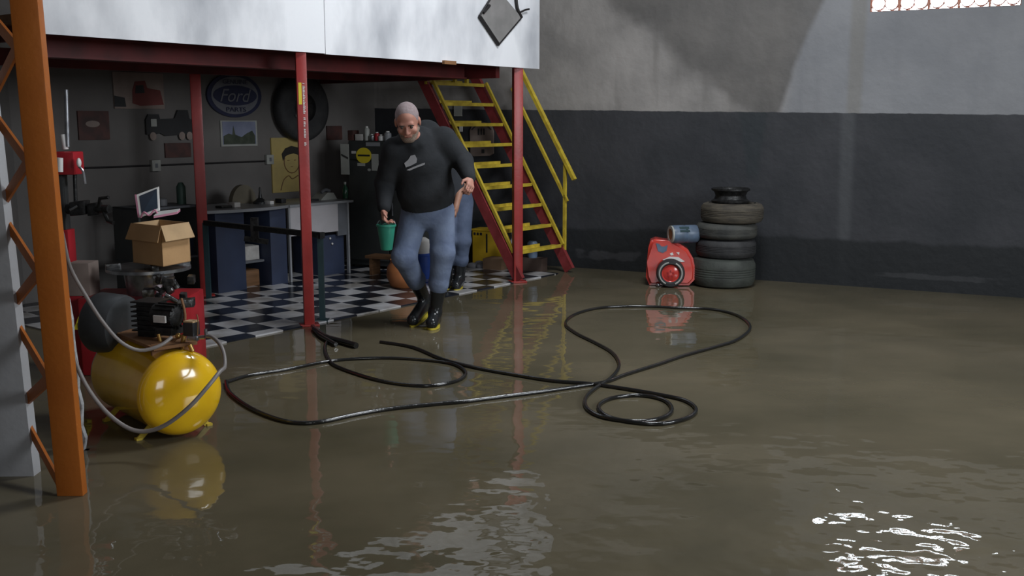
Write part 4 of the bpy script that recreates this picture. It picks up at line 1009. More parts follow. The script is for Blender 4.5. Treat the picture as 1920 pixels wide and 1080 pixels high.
# items on top
itm = [(661, .07, .11, 'maroon', 'brown_carton', 'dull maroon carton on the charcoal cabinet top', 'carton', 'box'),
       (677, .10, .07, 'paper', 'pale_carton', 'low pale carton on the charcoal cabinet top', 'carton', 'box'),
       (690, .03, .14, 'outlet', 'spray_can', 'tall pale spray can on the charcoal cabinet top', 'can', 'can'),
       (700, .035, .06, 'steel', 'steel_cup', 'small shiny cup on the charcoal cabinet top', 'cup', 'can'),
       (709, .03, .08, 'machine_red', 'red_can', 'small red can on the charcoal cabinet top', 'can', 'can'),
       (717, .035, .055, 'white', 'white_mug', 'small white mug on the charcoal cabinet top', 'mug', 'can'),
       (729, .04, .09, 'desk_top', 'grey_jar', 'grey jar on the charcoal cabinet top beside the man', 'jar', 'can')]
for px, w_, h_, m_, nm, lab, cat, kd in itm:
    a = CB.at(px, 264, .12)[0]
    if kd == 'box':
        b = MB(); b.box(CB, a - w_ / 2, a + w_ / 2, .08, .2, zcb, zcb + h_, bevel=.004)
        tag(part(nm, b, m_, None, base=CB.p(a, .14, zcb)), lab, cat)
    else:
        tt_ = thing(nm, lab, cat, CB.p(a, .1, zcb))
        b = MB(); b.lathe(CB.p(a, .1, zcb), UP, [(w_ * .9, 0), (w_, .006), (w_, h_ * .85), (w_ * .6, h_)], n=18); part('body', b, m_, tt_)
        b = MB(); b.cyl(CB.p(a, .1, zcb + h_), CB.p(a, .1, zcb + h_ + .012), w_ * .5); part('cap', b, 'white', tt_)
# wall papers above the cabinet at left
b = MB(); b.box(BW, BW.at(612, 235, -.01)[0], BW.at(640, 235, -.01)[0], -.02, -.002, BW.at(625, 262, -.01)[1], BW.at(625, 236, -.01)[1]); tag(part('faded_notice', b, 'maroon', None, base=BW.p(BW.at(625, 250)[0], -.01, 1.4)), 'faded reddish notice on the back wall beside the charcoal cabinet', 'notice')

# sign with a domed top on the dark wall behind the stairs
def rp_(px, py, tq=-.02): a, z = RW.at(px, py, tq); return RW.p(a, tq, z)
t = thing('domed_sign', 'pale domed sign with dark lettering behind the yellow stair treads', 'sign', rp_(903, 292))
pts = [rp_(882, 290), rp_(881, 245), rp_(884, 238), rp_(892, 231), rp_(903, 228), rp_(914, 231), rp_(922, 238), rp_(925, 246), rp_(925, 288), rp_(918, 292), rp_(888, 293)]
b = MB(); b.prism(pts, RW.n * .015); part('plate', b, 'poster_tan', t)
b = MB()
for x in (896, 901, 906): b.prism([rp_(x, 253, -.026), rp_(x + 2.6, 253, -.026), rp_(x + 2.6, 241, -.026), rp_(x, 241, -.026)], RW.n * .003)
b.prism([rp_(896, 275, -.026), rp_(909, 275, -.026), rp_(909, 271, -.026), rp_(896, 271, -.026)], RW.n * .003)
b.prism([rp_(903, 287, -.026), rp_(908, 287, -.026), rp_(908, 280, -.026), rp_(903, 280, -.026)], RW.n * .003)
b.tube([rp_(885, 243, -.025), rp_(893, 236, -.025), rp_(903, 234, -.025), rp_(914, 236, -.025), rp_(921, 243, -.025)], .006)
part('dark_lettering', b, 'cabinet', t)
b = MB(); b.prism([rp_(851, 218), rp_(866, 218), rp_(866, 195), rp_(851, 195)], RW.n * .01); tag(part('grey_notice', b, 'outlet', None, base=rp_(858, 218)), 'pale square notice on the wall behind the upper stair treads', 'notice')
b = MB(); b.prism([rp_(861, 247), rp_(867, 247), rp_(867, 231), rp_(861, 231)], RW.n * .01); tag(part('white_slip', b, 'white', None, base=rp_(864, 247)), 'small white paper slip left of the domed sign', 'paper')

# ================================================================== UNDER THE STAIRS
g = G(905, 497)
UF = Frame(g, RW.u); k_ = g.y / F
t = thing('yellow_crate', 'yellow plastic crate under the yellow staircase', 'crate', UF.p(0, .1, 0))
b = MB(); hz0 = W(905, 478, g.y).z; hz1 = W(905, 433, g.y).z; w_ = 22 * k_
b.box(UF, -w_, w_ + .02, 0, .2, 0.0, hz1, bevel=.008); part('body', b, 'yellow_box', t)
b = MB(); b.box(UF, -w_ - .01, w_ + .03, -.01, .21, hz1, hz1 + .02, bevel=.004); part('rim', b, 'yellow_box', t)
b = MB()
for q in range(3): b.box(UF, -w_ + .02 + q * .04, -w_ + .045 + q * .04, -.004, 0, hz1 - .05, hz1 - .02)
b.box(UF, w_ * .35, w_ * .48, -.004, 0, hz0 + .03, hz1 - .03); part('slots', b, 'black', t)
g2 = G(926, 508); UF2 = Frame(g2, RW.u); k_ = g2.y / F
b = MB(); b.box(UF2, -24 * k_, 16 * k_, 0, .22, 0, .13, bevel=.005)
tag(part('low_carton', b, mat('dirty_cardboard', (.20, .12, .07), .85), None, base=UF2.p(0, .1, 0)), 'low dirty brown carton on the tiles under the stairs', 'carton')
b = MB(); gg = G(900, 503)
random.seed(9)
for k in range(7): b.ell(gg + V((random.uniform(-.12, .10), random.uniform(-.05, .08), .03)), (.06, .05, .035 + random.uniform(0, .02)), seg=12)
tag(part('crumpled_rag', b, mat('grey_rag', (.22, .22, .24), .9, bump=.6), None, base=gg), 'crumpled grey rag on the tiles in front of the yellow crate', 'rag')
g3 = G(958, 509); UF3 = Frame(g3, RW.u); k_ = g3.y / F
b = MB(); b.box(UF3, -4 * k_, 60 * k_, .05, .2, 0, .15, bevel=.006)
tag(part('dark_toolbox', b, mat('dark_brown_box', (.07, .045, .035), .7), None, base=UF3.p(.1, .1, 0)), 'dark brown long box lying behind the lowest stair tread', 'box')
# clear bags / bottles between lower treads
t = thing('clear_jug', 'clear plastic jug standing on the dark box behind the stair treads', 'jug', UF3.p(.0, .15, .15))
b = MB(); b.lathe(UF3.p(-.02, .12, .15), UP, [(.07, 0), (.075, .02), (.075, .14), (.03, .2), (.028, .24)], n=20); part('body', b, mat('cloudy_plastic', (.35, .36, .40), .3), t)
b = MB(); b.cyl(UF3.p(-.02, .12, .39), UF3.p(-.02, .12, .42), .032); part('cap', b, 'white', t)
b = MB(); b.lathe(UF3.p(.2, .12, .15), UP, [(.05, 0), (.055, .02), (.055, .16), (.04, .18)], n=18)
tag(part('grey_canister', b, 'blue_grey', None, base=UF3.p(.2, .12, .15)), 'blue grey canister on the dark box near the stair foot', 'canister')
# orange brown pot, board and blue-white pack behind the man's legs
gp = G(757, 540)
t = thing('clay_pot', 'round orange brown pot on the tiles behind the walking man', 'pot', gp)
b = MB(); b.lathe(gp, UP, [(.09, 0), (.13, .03), (.165, .12), (.16, .2), (.12, .27), (.11, .27), (.14, .2), (.145, .12), (.1, .04), (.01, .03)], n=28); part('body', b, 'orange_wood', t)
b = MB(); b.lathe(gp + UP * .27, UP, [(.11, 0), (.128, .0), (.128, .015), (.11, .015)], n=28, closed=True); part('rim', b, 'orange_wood', t)
gb = G(712, 520); BF = Frame(gb, RW.u)
t = thing('low_bench', 'low brown wooden bench in front of the charcoal cabinet', 'bench', BF.p(.1, .1, 0))
b = MB(); b.box(BF, -.18, .30, 0, .2, .19, .22, bevel=.004); part('plank', b, 'wood', t)
for a in (-.14, .25):
    b = MB(); b.box(BF, a, a + .03, .02, .18, 0, .19); part('leg', b, 'wood', t)
gq = G(792, 523); QF = Frame(gq, RW.u)
t = thing('blue_white_pack', 'blue and white plastic pack seen between the walking legs', 'pack', gq)
b = MB(); b.lathe(gq, UP, [(.10, 0), (.11, .02), (.11, .24), (.08, .27)], n=24); part('lower_wrap', b, 'blue', t)
b = MB(); b.lathe(gq + UP * .27, UP, [(.085, 0), (.10, .03), (.10, .12), (.04, .16)], n=24); part('upper_wrap', b, 'white', t)

# ================================================================== RED MACHINE, JUG AND TIRES BY THE WALL
g = G(1256, 541); Yd = g.y; k_ = Yd / F
RF = Frame(G(1256, 537), (1, -.12, 0))
t = thing('red_machine', 'glossy red plastic machine body with one black wheel beside the tire stack', 'machine', RF.p(0, .2, 0))
def rq(px, py, tq=0.0): a, z = RF.at(px, py, tq); return a, max(z, 0.004)
out = [(1218, 538), (1211, 520), (1213, 492), (1216, 465), (1220, 452), (1230, 448), (1252, 452), (1275, 458), (1290, 468), (1300, 485), (1304, 505), (1303, 525), (1292, 536)]
b = MB(); vs = [rq(x, y) for x, y in out]
poly = [RF.p(a, 0, z) for a, z in vs]
b.prism(poly, RF.n * .24)
bmesh.ops.bevel(b.b, geom=[e for e in b.b.edges if abs((e.verts[0].co - e.verts[1].co).dot(RF.n)) < .01], offset=.03, segments=3, affect='EDGES')
body = part('body', b, 'device_red', t)
wc = RF.at(1257, 511, -.03); wr = 27 * k_
cwh = RF.p(wc[0], -.10, max(wc[1], wr + 0.002))
b = MB(); b.lathe(cwh, RF.n, [(wr * .62, 0.0), (wr * .70, -.012), (wr * .92, -.008), (wr, .02), (wr, .07), (wr * .9, .09), (wr * .62, .09)], n=44, closed=True); wh = part('wheel', b, 'rubber', t)
b = MB(); b.lathe(cwh, RF.n, [(wr * .015, -.002), (wr * .25, -.004), (wr * .55, .014), (wr * .64, .004), (wr * .64, .05), (wr * .015, .05)], n=36); part('hub', b, 'device_red', wh)
b = MB()
for a0, a1 in ((100, 245), (-65, 65)):
    n = 16; P_ = []
    for k in range(n + 1):
        a = math.radians(a0 + (a1 - a0) * k / n); P_.append(cwh + RF.u * math.cos(a) * wr * .79 + UP * math.sin(a) * wr * .79 - RF.n * .011)
    b.tube(P_, .008, smooth=0)
part('white_ring', b, 'outlet', wh)
b = MB()
for k in range(5):
    a = math.radians(90 + 72 * k); c = cwh + (RF.u * math.cos(a) + UP * math.sin(a)) * wr * .2 - RF.n * .005
    b.cyl(c, c - RF.n * .006, .008)
part('bolt', b, 'machine_red', wh)
b = MB()
def dec(pts_, tq=-.006):
    q = [rq(x, y) for x, y in pts_]; b.prism([RF.p(a, tq, z) for a, z in q], RF.n * .004)
dec([(1230, 456), (1236, 457), (1240, 462), (1246, 462), (1252, 459), (1250, 470), (1243, 474), (1234, 471)]); part('crest_print', b, 'blue_grey', t)
b = MB(); dec([(1242, 487), (1256, 481), (1272, 482), (1284, 490), (1278, 491), (1266, 488), (1250, 489)]); part('white_print', b, 'white', t); b = MB(); dec([(1256, 475), (1261, 473), (1263, 478), (1258, 479)]); part('white_print', b, 'white', t); b = MB(); dec([(1268, 473), (1274, 473), (1273, 478)]); part('white_print', b, 'white', t)
b = MB(); b.ell(RF.p(*[(RF.at(1234, 534, -.05)[0]), -.05, .02]), (.02, .02, .02)); part('drain_plug', b, 'steel', t)
# jug lying on top
ja = RF.at(1256, 441, .02); jz = rq(1256, 447)[1]
A = RF.p(RF.at(1259, 440, .0)[0], .03, 0); B = RF.p(RF.at(1306, 438, .2)[0], .12, 0)
jr = 17.5 * k_; zj = RF.at(1256, 439, .05)[1]
A.z = B.z = zj; ax_ = (B - A).normalized(); LJ = (B - A).length
t = thing('blue_grey_drum', 'blue grey plastic drum lying on the red machine with its rusty mouth showing', 'drum', (A + B) / 2 - UP * jr)
b = MB(); b.lathe(A, ax_, [(jr * .5, 0.02), (jr * .55, -.005), (jr * .93, 0.0), (jr, .02), (jr, LJ * .45), (jr * .94, LJ * .5), (jr, LJ * .55), (jr, LJ - .02), (jr * .9, LJ), (.01, LJ)], n=32); part('body', b, 'blue_grey', t)
b = MB(); b.lathe(A, ax_, [(jr * .62, -.012), (jr * .95, -.012), (jr * .95, .004), (jr * .62, .004)], n=28, closed=True); part('rim', b, 'outlet', t)
b = MB(); b.lathe(A, ax_, [(.005, -.008), (jr * .62, -.008), (jr * .62, .015), (.005, .015)], n=28); part('mouth', b, 'rust', t)
b = MB(); cdir = (-RF.n * .8 + UP * .6).normalized(); b.obox((A * .5 + B * .5) + cdir * jr * 1.0, ax_, ax_.cross(cdir), cdir, .05, .03, .003); part('label_patch', b, 'dkteal', t)

# tires
gt = G(1370, 543); kt = gt.y / F
tc0 = V((gt.x, gt.y + .29, 0)); kt = (gt.y + .29) / F
def tire(z0, z1, r, m_, lab, dx=0.0, rin=.58, grp='tires stacked against the wall', tread=True):
    t = thing('car_tire', lab, 'tire', tc0 + V((dx, 0, z0)), grp)
    h = z1 - z0; b = MB(); c = tc0 + V((dx, 0, z0))
    prof = [(r * rin, h * .12), (r * (rin + .05), h * .02), (r * .80, 0), (r * .93, h * .07), (r * .99, h * .22), (r, h * .34)]
    for q in range(4):
        zz = .36 + q * .08; prof += [(r, h * zz), (r * .985, h * (zz + .012)), (r * .985, h * (zz + .028)), (r, h * (zz + .04))]
    prof += [(r, h * .68), (r * .99, h * .78), (r * .93, h * .93), (r * .80, h), (r * (rin + .05), h * .98), (r * rin, h * .88)]
    b.lathe(c, UP, prof, n=56, closed=True); part('rubber', b, m_, t)
    b = MB(); 
    b.lathe(c, UP, [(r * .70, h * .985), (r * .75, h * 1.0), (r * .75, h * 1.004), (r * .70, h * .99)], n=40, closed=True); part('bead_ring', b, 'iron', t)
    return c, r
def zt_px(py, xx=1370): return W(xx, py, tc0.y).z
z0 = 0.0; zA, zB, zC, zD = .235, .445, .63, .865
zs = [0, W(1370, 488, gt.y).z, W(1370, 452, gt.y).z, W(1370, 422, gt.y).z, W(1380, 384, gt.y).z]
tire(0, zs[1], 60 * kt, 'rubber_green', 'muddy grey green tire at the bottom of the stack in the water', -.02)
tire(zs[1], zs[2], 56 * kt, 'rubber', 'blackest tire, second from the bottom of the stack', .0)
tire(zs[2], zs[3], 57 * kt, 'rubber_grey', 'smooth grey black tire, third from the bottom of the stack', .0)
tire(zs[3], zs[4], 58 * kt, 'rubber_dusty', 'dusty brown tire topmost of the stack', .05)
# rim on top
zr0 = zs[4]; zr1 = W(1378, 356, gt.y).z; rrm = 35 * kt
c = tc0 + V((.03, 0, zr0)); hh = zr1 - zr0
t = thing('wheel_rim', 'bare dark steel wheel rim on top of the tire stack', 'wheel rim', c)
b = MB(); b.lathe(c, UP, [(rrm * .97, 0), (rrm, .01), (rrm, .02), (rrm * .86, .035), (rrm * .80, hh * .5), (rrm * .88, hh - .035), (rrm * 1.02, hh - .02), (rrm * 1.02, hh - .004), (rrm * .96, hh), (rrm * .80, hh - .03), (rrm * .74, hh * .5), (rrm * .80, .03)], n=48, closed=True); part('barrel', b, 'iron', t)
b = MB(); b.lathe(c + UP * hh * .55, UP, [(.03, 0), (rrm * .4, .015), (rrm * .76, 0), (rrm * .76, .01), (rrm * .4, .025), (.03, .01)], n=40, closed=True); part('centre_disc', b, 'steel', t)

# ================================================================== HOSES ON THE FLOOR
def fpts(L_, z=.011): return [G(x, y, z) for x, y in L_]
main = [(424, 715), (432, 737), (470, 765), (521, 786), (563, 793), (606, 790), (667, 777), (727, 767), (821, 757), (868, 753), (938, 744), (1009, 735), (1079, 725), (1135, 716), (1173, 702), (1234, 683), (1281, 667), (1342, 650), (1384, 636), (1407, 613), (1384, 592), (1337, 580), (1271, 577), (1196, 574), (1126, 577), (1079, 589), (1060, 606), (1079, 624), (1117, 643), (1149, 662), (1161, 685), (1145, 709), (1117, 727), (1098, 746), (1102, 767), (1135, 783), (1196, 790), (1243, 783), (1260, 767), (1243, 749), (1196, 741), (1145, 747), (1122, 762), (1140, 781), (1190, 792), (1243, 794), (1290, 783), (1305, 767), (1285, 751), (1243, 741), (1173, 729), (1102, 719), (1037, 714), (962, 702), (896, 690), (831, 674), (774, 651), (713, 641)]
b = MB(); b.tube(fpts(main), .0115, n=10)
tag(part('air_hose', b, 'hose', None, base=G(1196, 741)), 'long wet black hose snaking right across the floor into a coil', 'hose')
lp = [(426, 716), (470, 703), (540, 692), (610, 678), (660, 673), (718, 671), (774, 673), (845, 681), (873, 697), (859, 713), (807, 723), (751, 720), (695, 709), (634, 688), (617, 674), (610, 655), (613, 640), (622, 632)]
b = MB(); b.tube(fpts(lp), .0105, n=10)
tag(part('looped_hose', b, 'hose', None, base=G(718, 671)), 'black hose lying in a loop between the compressor and the near red post', 'hose')
b = MB(); b.tube(fpts([(590, 617), (612, 632), (640, 640), (668, 648)], .022), .022, n=10); b.tube(fpts([(586, 612), (600, 628), (630, 646)], .02), .016, n=10)
tag(part('hose_bundle', b, 'hose', None, base=G(620, 634)), 'short thick black hose end lying at the foot of the stickered post', 'hose')

# ================================================================== PEOPLE
def sdf_mesh(prims, vox, lo, hi, k=0.02):
    lo = np.array(lo, float); hi = np.array(hi, float)
    n = np.ceil((hi - lo) / vox).astype(int) + 1
    X = [lo[i] + vox * np.arange(n[i]) for i in range(3)]
    D = np.full(n, 0.5, np.float32)
    for pr in prims:
        kind, data = pr[0], pr[1]; op = pr[2] if len(pr) > 2 else 'u'; kk = pr[3] if len(pr) > 3 else k
        if kind == 'cap':
            a, b_, ra, rb = data; a = np.array(a); b_ = np.array(b_); R = max(ra, rb) + kk * 2 + vox * 3
            bl = np.minimum(a, b_) - R; bh = np.maximum(a, b_) + R
        elif kind == 'ell':
            c_, r_, m_ = data; R = max(r_) + kk * 2 + vox * 3; c_ = np.array(c_); bl = c_ - R; bh = c_ + R
        else: bl, bh = lo, hi
        i0 = np.clip(np.floor((bl - lo) / vox).astype(int), 0, n - 1); i1 = np.clip(np.ceil((bh - lo) / vox).astype(int) + 1, 1, n)
        if (i1 <= i0).any(): continue
        sl_ = tuple(slice(i0[j], i1[j]) for j in range(3))
        gx, gy, gz = np.meshgrid(X[0][sl_[0]], X[1][sl_[1]], X[2][sl_[2]], indexing='ij')
        P = np.stack([gx, gy, gz], -1)
        if kind == 'cap':
            ab = b_ - a; h = np.clip(((P - a) @ ab) / max(ab @ ab, 1e-9), 0, 1)
            d = np.linalg.norm(P - a - h[..., None] * ab, axis=-1) - (ra + (rb - ra) * h)
        elif kind == 'ell':
            q = P - c_
            if m_ is not None: q = q @ np.array(m_)          # columns = axes
            r_ = np.array(r_); k0 = np.linalg.norm(q / r_, axis=-1); k1 = np.linalg.norm(q / (r_ ** 2), axis=-1)
            d = k0 * (k0 - 1) / np.maximum(k1, 1e-6)
        else:
            p0, nn = data; d = (P - np.array(p0)) @ np.array(nn)    # keep where d<0
        cur = D[sl_]
        if op == 'u':
            h = np.clip(0.5 + 0.5 * (cur - d) / kk, 0, 1); D[sl_] = cur * (1 - h) + d * h - kk * h * (1 - h)
        elif op == 's': D[sl_] = np.maximum(cur, -d)
        elif op == 'i': D[sl_] = np.maximum(cur, d)
    # surface nets
    S = D < 0
    c = [S[dx:S.shape[0] - 1 + dx, dy:S.shape[1] - 1 + dy, dz:S.shape[2] - 1 + dz] for dx in (0, 1) for dy in (0, 1) for dz in (0, 1)]
    cnt = sum(x.astype(np.int8) for x in c); act = (cnt > 0) & (cnt < 8)
    idx = np.full(act.shape, -1, int); I = np.argwhere(act); idx[act] = np.arange(len(I))
    acc = np.zeros((len(I), 3)); num = np.zeros(len(I))
    cor = [(dx, dy, dz) for dx in (0, 1) for dy in (0, 1) for dz in (0, 1)]
    for a in range(8):
        for b2 in range(a + 1, 8):
            if sum(abs(cor[a][j] - cor[b2][j]) for j in range(3)) != 1: continue
            pa = I + np.array(cor[a]); pb = I + np.array(cor[b2])
            va = D[pa[:, 0], pa[:, 1], pa[:, 2]]; vb = D[pb[:, 0], pb[:, 1], pb[:, 2]]
            cr = (va < 0) != (vb < 0); tt_ = np.where(cr, va / np.where(va - vb == 0, 1, va - vb), 0)
            pt_ = pa + (pb - pa) * tt_[:, None]
            acc += np.where(cr[:, None], pt_, 0); num += cr
    vts = lo + vox * (acc / np.maximum(num, 1)[:, None])
    faces = []
    for ax_i in range(3):
        sh = [slice(None)] * 3; s0_ = list(sh); s1_ = list(sh); s0_[ax_i] = slice(0, -1); s1_[ax_i] = slice(1, None)
        A_ = S[tuple(s0_)]; B_ = S[tuple(s1_)]; E = np.argwhere(A_ != B_)
        o1, o2 = [(1, 2), (2, 0), (0, 1)][ax_i]
        ok = (E[:, o1] > 0) & (E[:, o2] > 0) & (E[:, o1] < S.shape[o1] - 1) & (E[:, o2] < S.shape[o2] - 1); E = E[ok]
        e1_ = np.zeros(3, int); e1_[o1] = 1; e2_ = np.zeros(3, int); e2_[o2] = 1
        q = [idx[tuple((E - x).T)] for x in (0 * e1_, e1_, e1_ + e2_, e2_)]
        fl_ = A_[tuple(E.T)]
        F_ = np.stack(q, 1); F_[~fl_] = F_[~fl_][:, ::-1]; faces.append(F_)
    faces = np.concatenate(faces); faces = faces[(faces >= 0).all(1)]
    me = bpy.data.meshes.new('m'); me.from_pydata(vts.tolist(), [], faces.tolist()); me.update()
    return me
def smooth_mesh(me, it=2, fac=.5):
    bm = bmesh.new(); bm.from_mesh(me)
    for _ in range(it): bmesh.ops.smooth_vert(bm, verts=bm.verts, factor=fac, use_axis_x=True, use_axis_y=True, use_axis_z=True)
    bm.to_mesh(me); bm.free()
def sdf_part(name, prims, m_, parent, vox=.009, k=.02, it=1, sub=None):
    pts_ = []
    for pr in prims:
        if len(pr) > 2 and pr[2] != 'u': continue
        if pr[0] == 'cap': a, b_, ra, rb = pr[1]; R = max(ra, rb); pts_ += [np.array(a) - R, np.array(a) + R, np.array(b_) - R, np.array(b_) + R]
        elif pr[0] == 'ell': R = max(pr[1][1]); pts_ += [np.array(pr[1][0]) - R, np.array(pr[1][0]) + R]
    pts_ = np.array(pts_); me = sdf_mesh(prims, vox, pts_.min(0) - .03, pts_.max(0) + .03, k)
    smooth_mesh(me, it); me.name = name; me.shade_smooth()
    o = bpy.data.objects.new(name, me); me.materials.append(M[m_]); C.objects.link(o)
    if parent is not None:
        o.parent = parent; OFF[o.name] = OFF[parent.name]; me.transform(Matrix.Translation(-OFF[parent.name]))
    return o
def cap(a, b_, ra, rb=None, op='u', k=.02): return ('cap', (tuple(a), tuple(b_), ra, ra if rb is None else rb), op, k)
def ell(c_, r_, m_=None, op='u', k=.02): return ('ell', (tuple(c_), tuple(r_), None if m_ is None else np.array([[m_[0][i], m_[1][i], m_[2][i]] for i in range(3)])), op, k)
def plane(p, n_, op='i'): n_ = V(n_).normalized(); return ('pl', (tuple(p), tuple(n_)), op)

def hand(w_, d, n_, sg, curl=.6, spread=.0):
    """w_: wrist, d: towards the knuckles, n_: palm normal, sg: +1/-1 thumb side"""
    d = V(d).normalized(); n_ = V(n_); n_ = (n_ - d * n_.dot(d)).normalized(); s = d.cross(n_).normalized() * sg
    P = [cap(w_, w_ + d * .03, .024, .026, k=.015), cap(w_ + d * .03 + s * .018, w_ + d * .082 + s * .026, .016, .014, k=.015),
         cap(w_ + d * .03, w_ + d * .086 + s * .004, .017, .014, k=.015), cap(w_ + d * .03 - s * .014, w_ + d * .080 - s * .024, .016, .013, k=.015)]
    for j, (o_, l1, r) in enumerate(((.030, .040, .0092), (.010, .045, .0095), (-.011, .042, .0090), (-.030, .033, .0080))):
        p = w_ + d * (.088 - abs(o_) * .15) + s * o_; cur = V(d)
        for q, ln in enumerate((l1, l1 * .62, l1 * .5)):
            a = curl * (.7, 1.05, .8)[q] * (1 + .12 * j)
            cur = (cur * math.cos(a) + (n_ * math.sin(a) if q == 0 else (n_ - cur * n_.dot(cur)).normalized() * math.sin(a) if (n_ - cur * n_.dot(cur)).length > .2 else (-d) * math.sin(a))).normalized()
            p2 = p + cur * ln; P.append(cap(p, p2, r * (1 - .07 * q), r * (.93 - .07 * q), k=.004)); p = p2
    p = w_ + d * .025 + s * .026; t1 = (d * .6 + s * .65 + n_ * .35).normalized(); p2 = p + t1 * .042; t2 = (d * .85 + s * .1 + n_ * .5 ).normalized(); p3 = p2 + t2 * .032
    P += [cap(p, p2, .0135, .011, k=.01), cap(p2, p3, .0105, .009, k=.006)]
    return P

def head_prims(c, Fv, Uv, sc=1.0):
    Fv = V(Fv).normalized(); Uv = (V(Uv) - Fv * V(Uv).dot(Fv)).normalized(); Rv = Fv.cross(Uv)
    q = lambda r, f, u: c + (Rv * r + Fv * f + Uv * u) * sc
    ax3 = (tuple(Rv), tuple(Fv), tuple(Uv)); e = lambda p, r: (p, tuple(x * sc for x in r), ax3)
    P = [ell(*e(q(0, -.012, .035), (.076, .094, .088))), ell(*e(q(0, .022, -.03), (.062, .070, .088))),
         ell(*e(q(0, .048, -.082), (.040, .040, .032))), cap(q(-.052, .0, -.055), q(-.018, .06, -.095), .020 * sc, .018 * sc), cap(q(.052, .0, -.055), q(.018, .06, -.095), .020 * sc, .018 * sc),
         cap(q(-.034, .076, .022), q(.034, .076, .022), .012 * sc, k=.012),                    # brow
         ell(*e(q(-.042, .064, -.03), (.022, .02, .022)), k=.015), ell(*e(q(.042, .064, -.03), (.022, .02, .022)), k=.015),
         ell(*e(q(-.031, .096, .004), (.017, .014, .011)), op='s'), ell(*e(q(.031, .096, .004), (.017, .014, .011)), op='s'),
         cap(q(0, .085, .008), q(0, .108, -.030), .008 * sc, .013 * sc, k=.008), ell(*e(q(-.012, .096, -.034), (.009, .010, .008)), k=.005), ell(*e(q(.012, .096, -.034), (.009, .010, .008)), k=.005),
         cap(q(-.020, .086, -.058), q(.020, .086, -.058), .008 * sc, k=.006), cap(q(-.017, .083, -.070), q(.017, .083, -.070), .0085 * sc, k=.006),
         ell(*e(q(-.078, -.008, -.008), (.009, .020, .033)), k=.006), ell(*e(q(.078, -.008, -.008), (.009, .020, .033)), k=.006)]
    return P, q, ax3

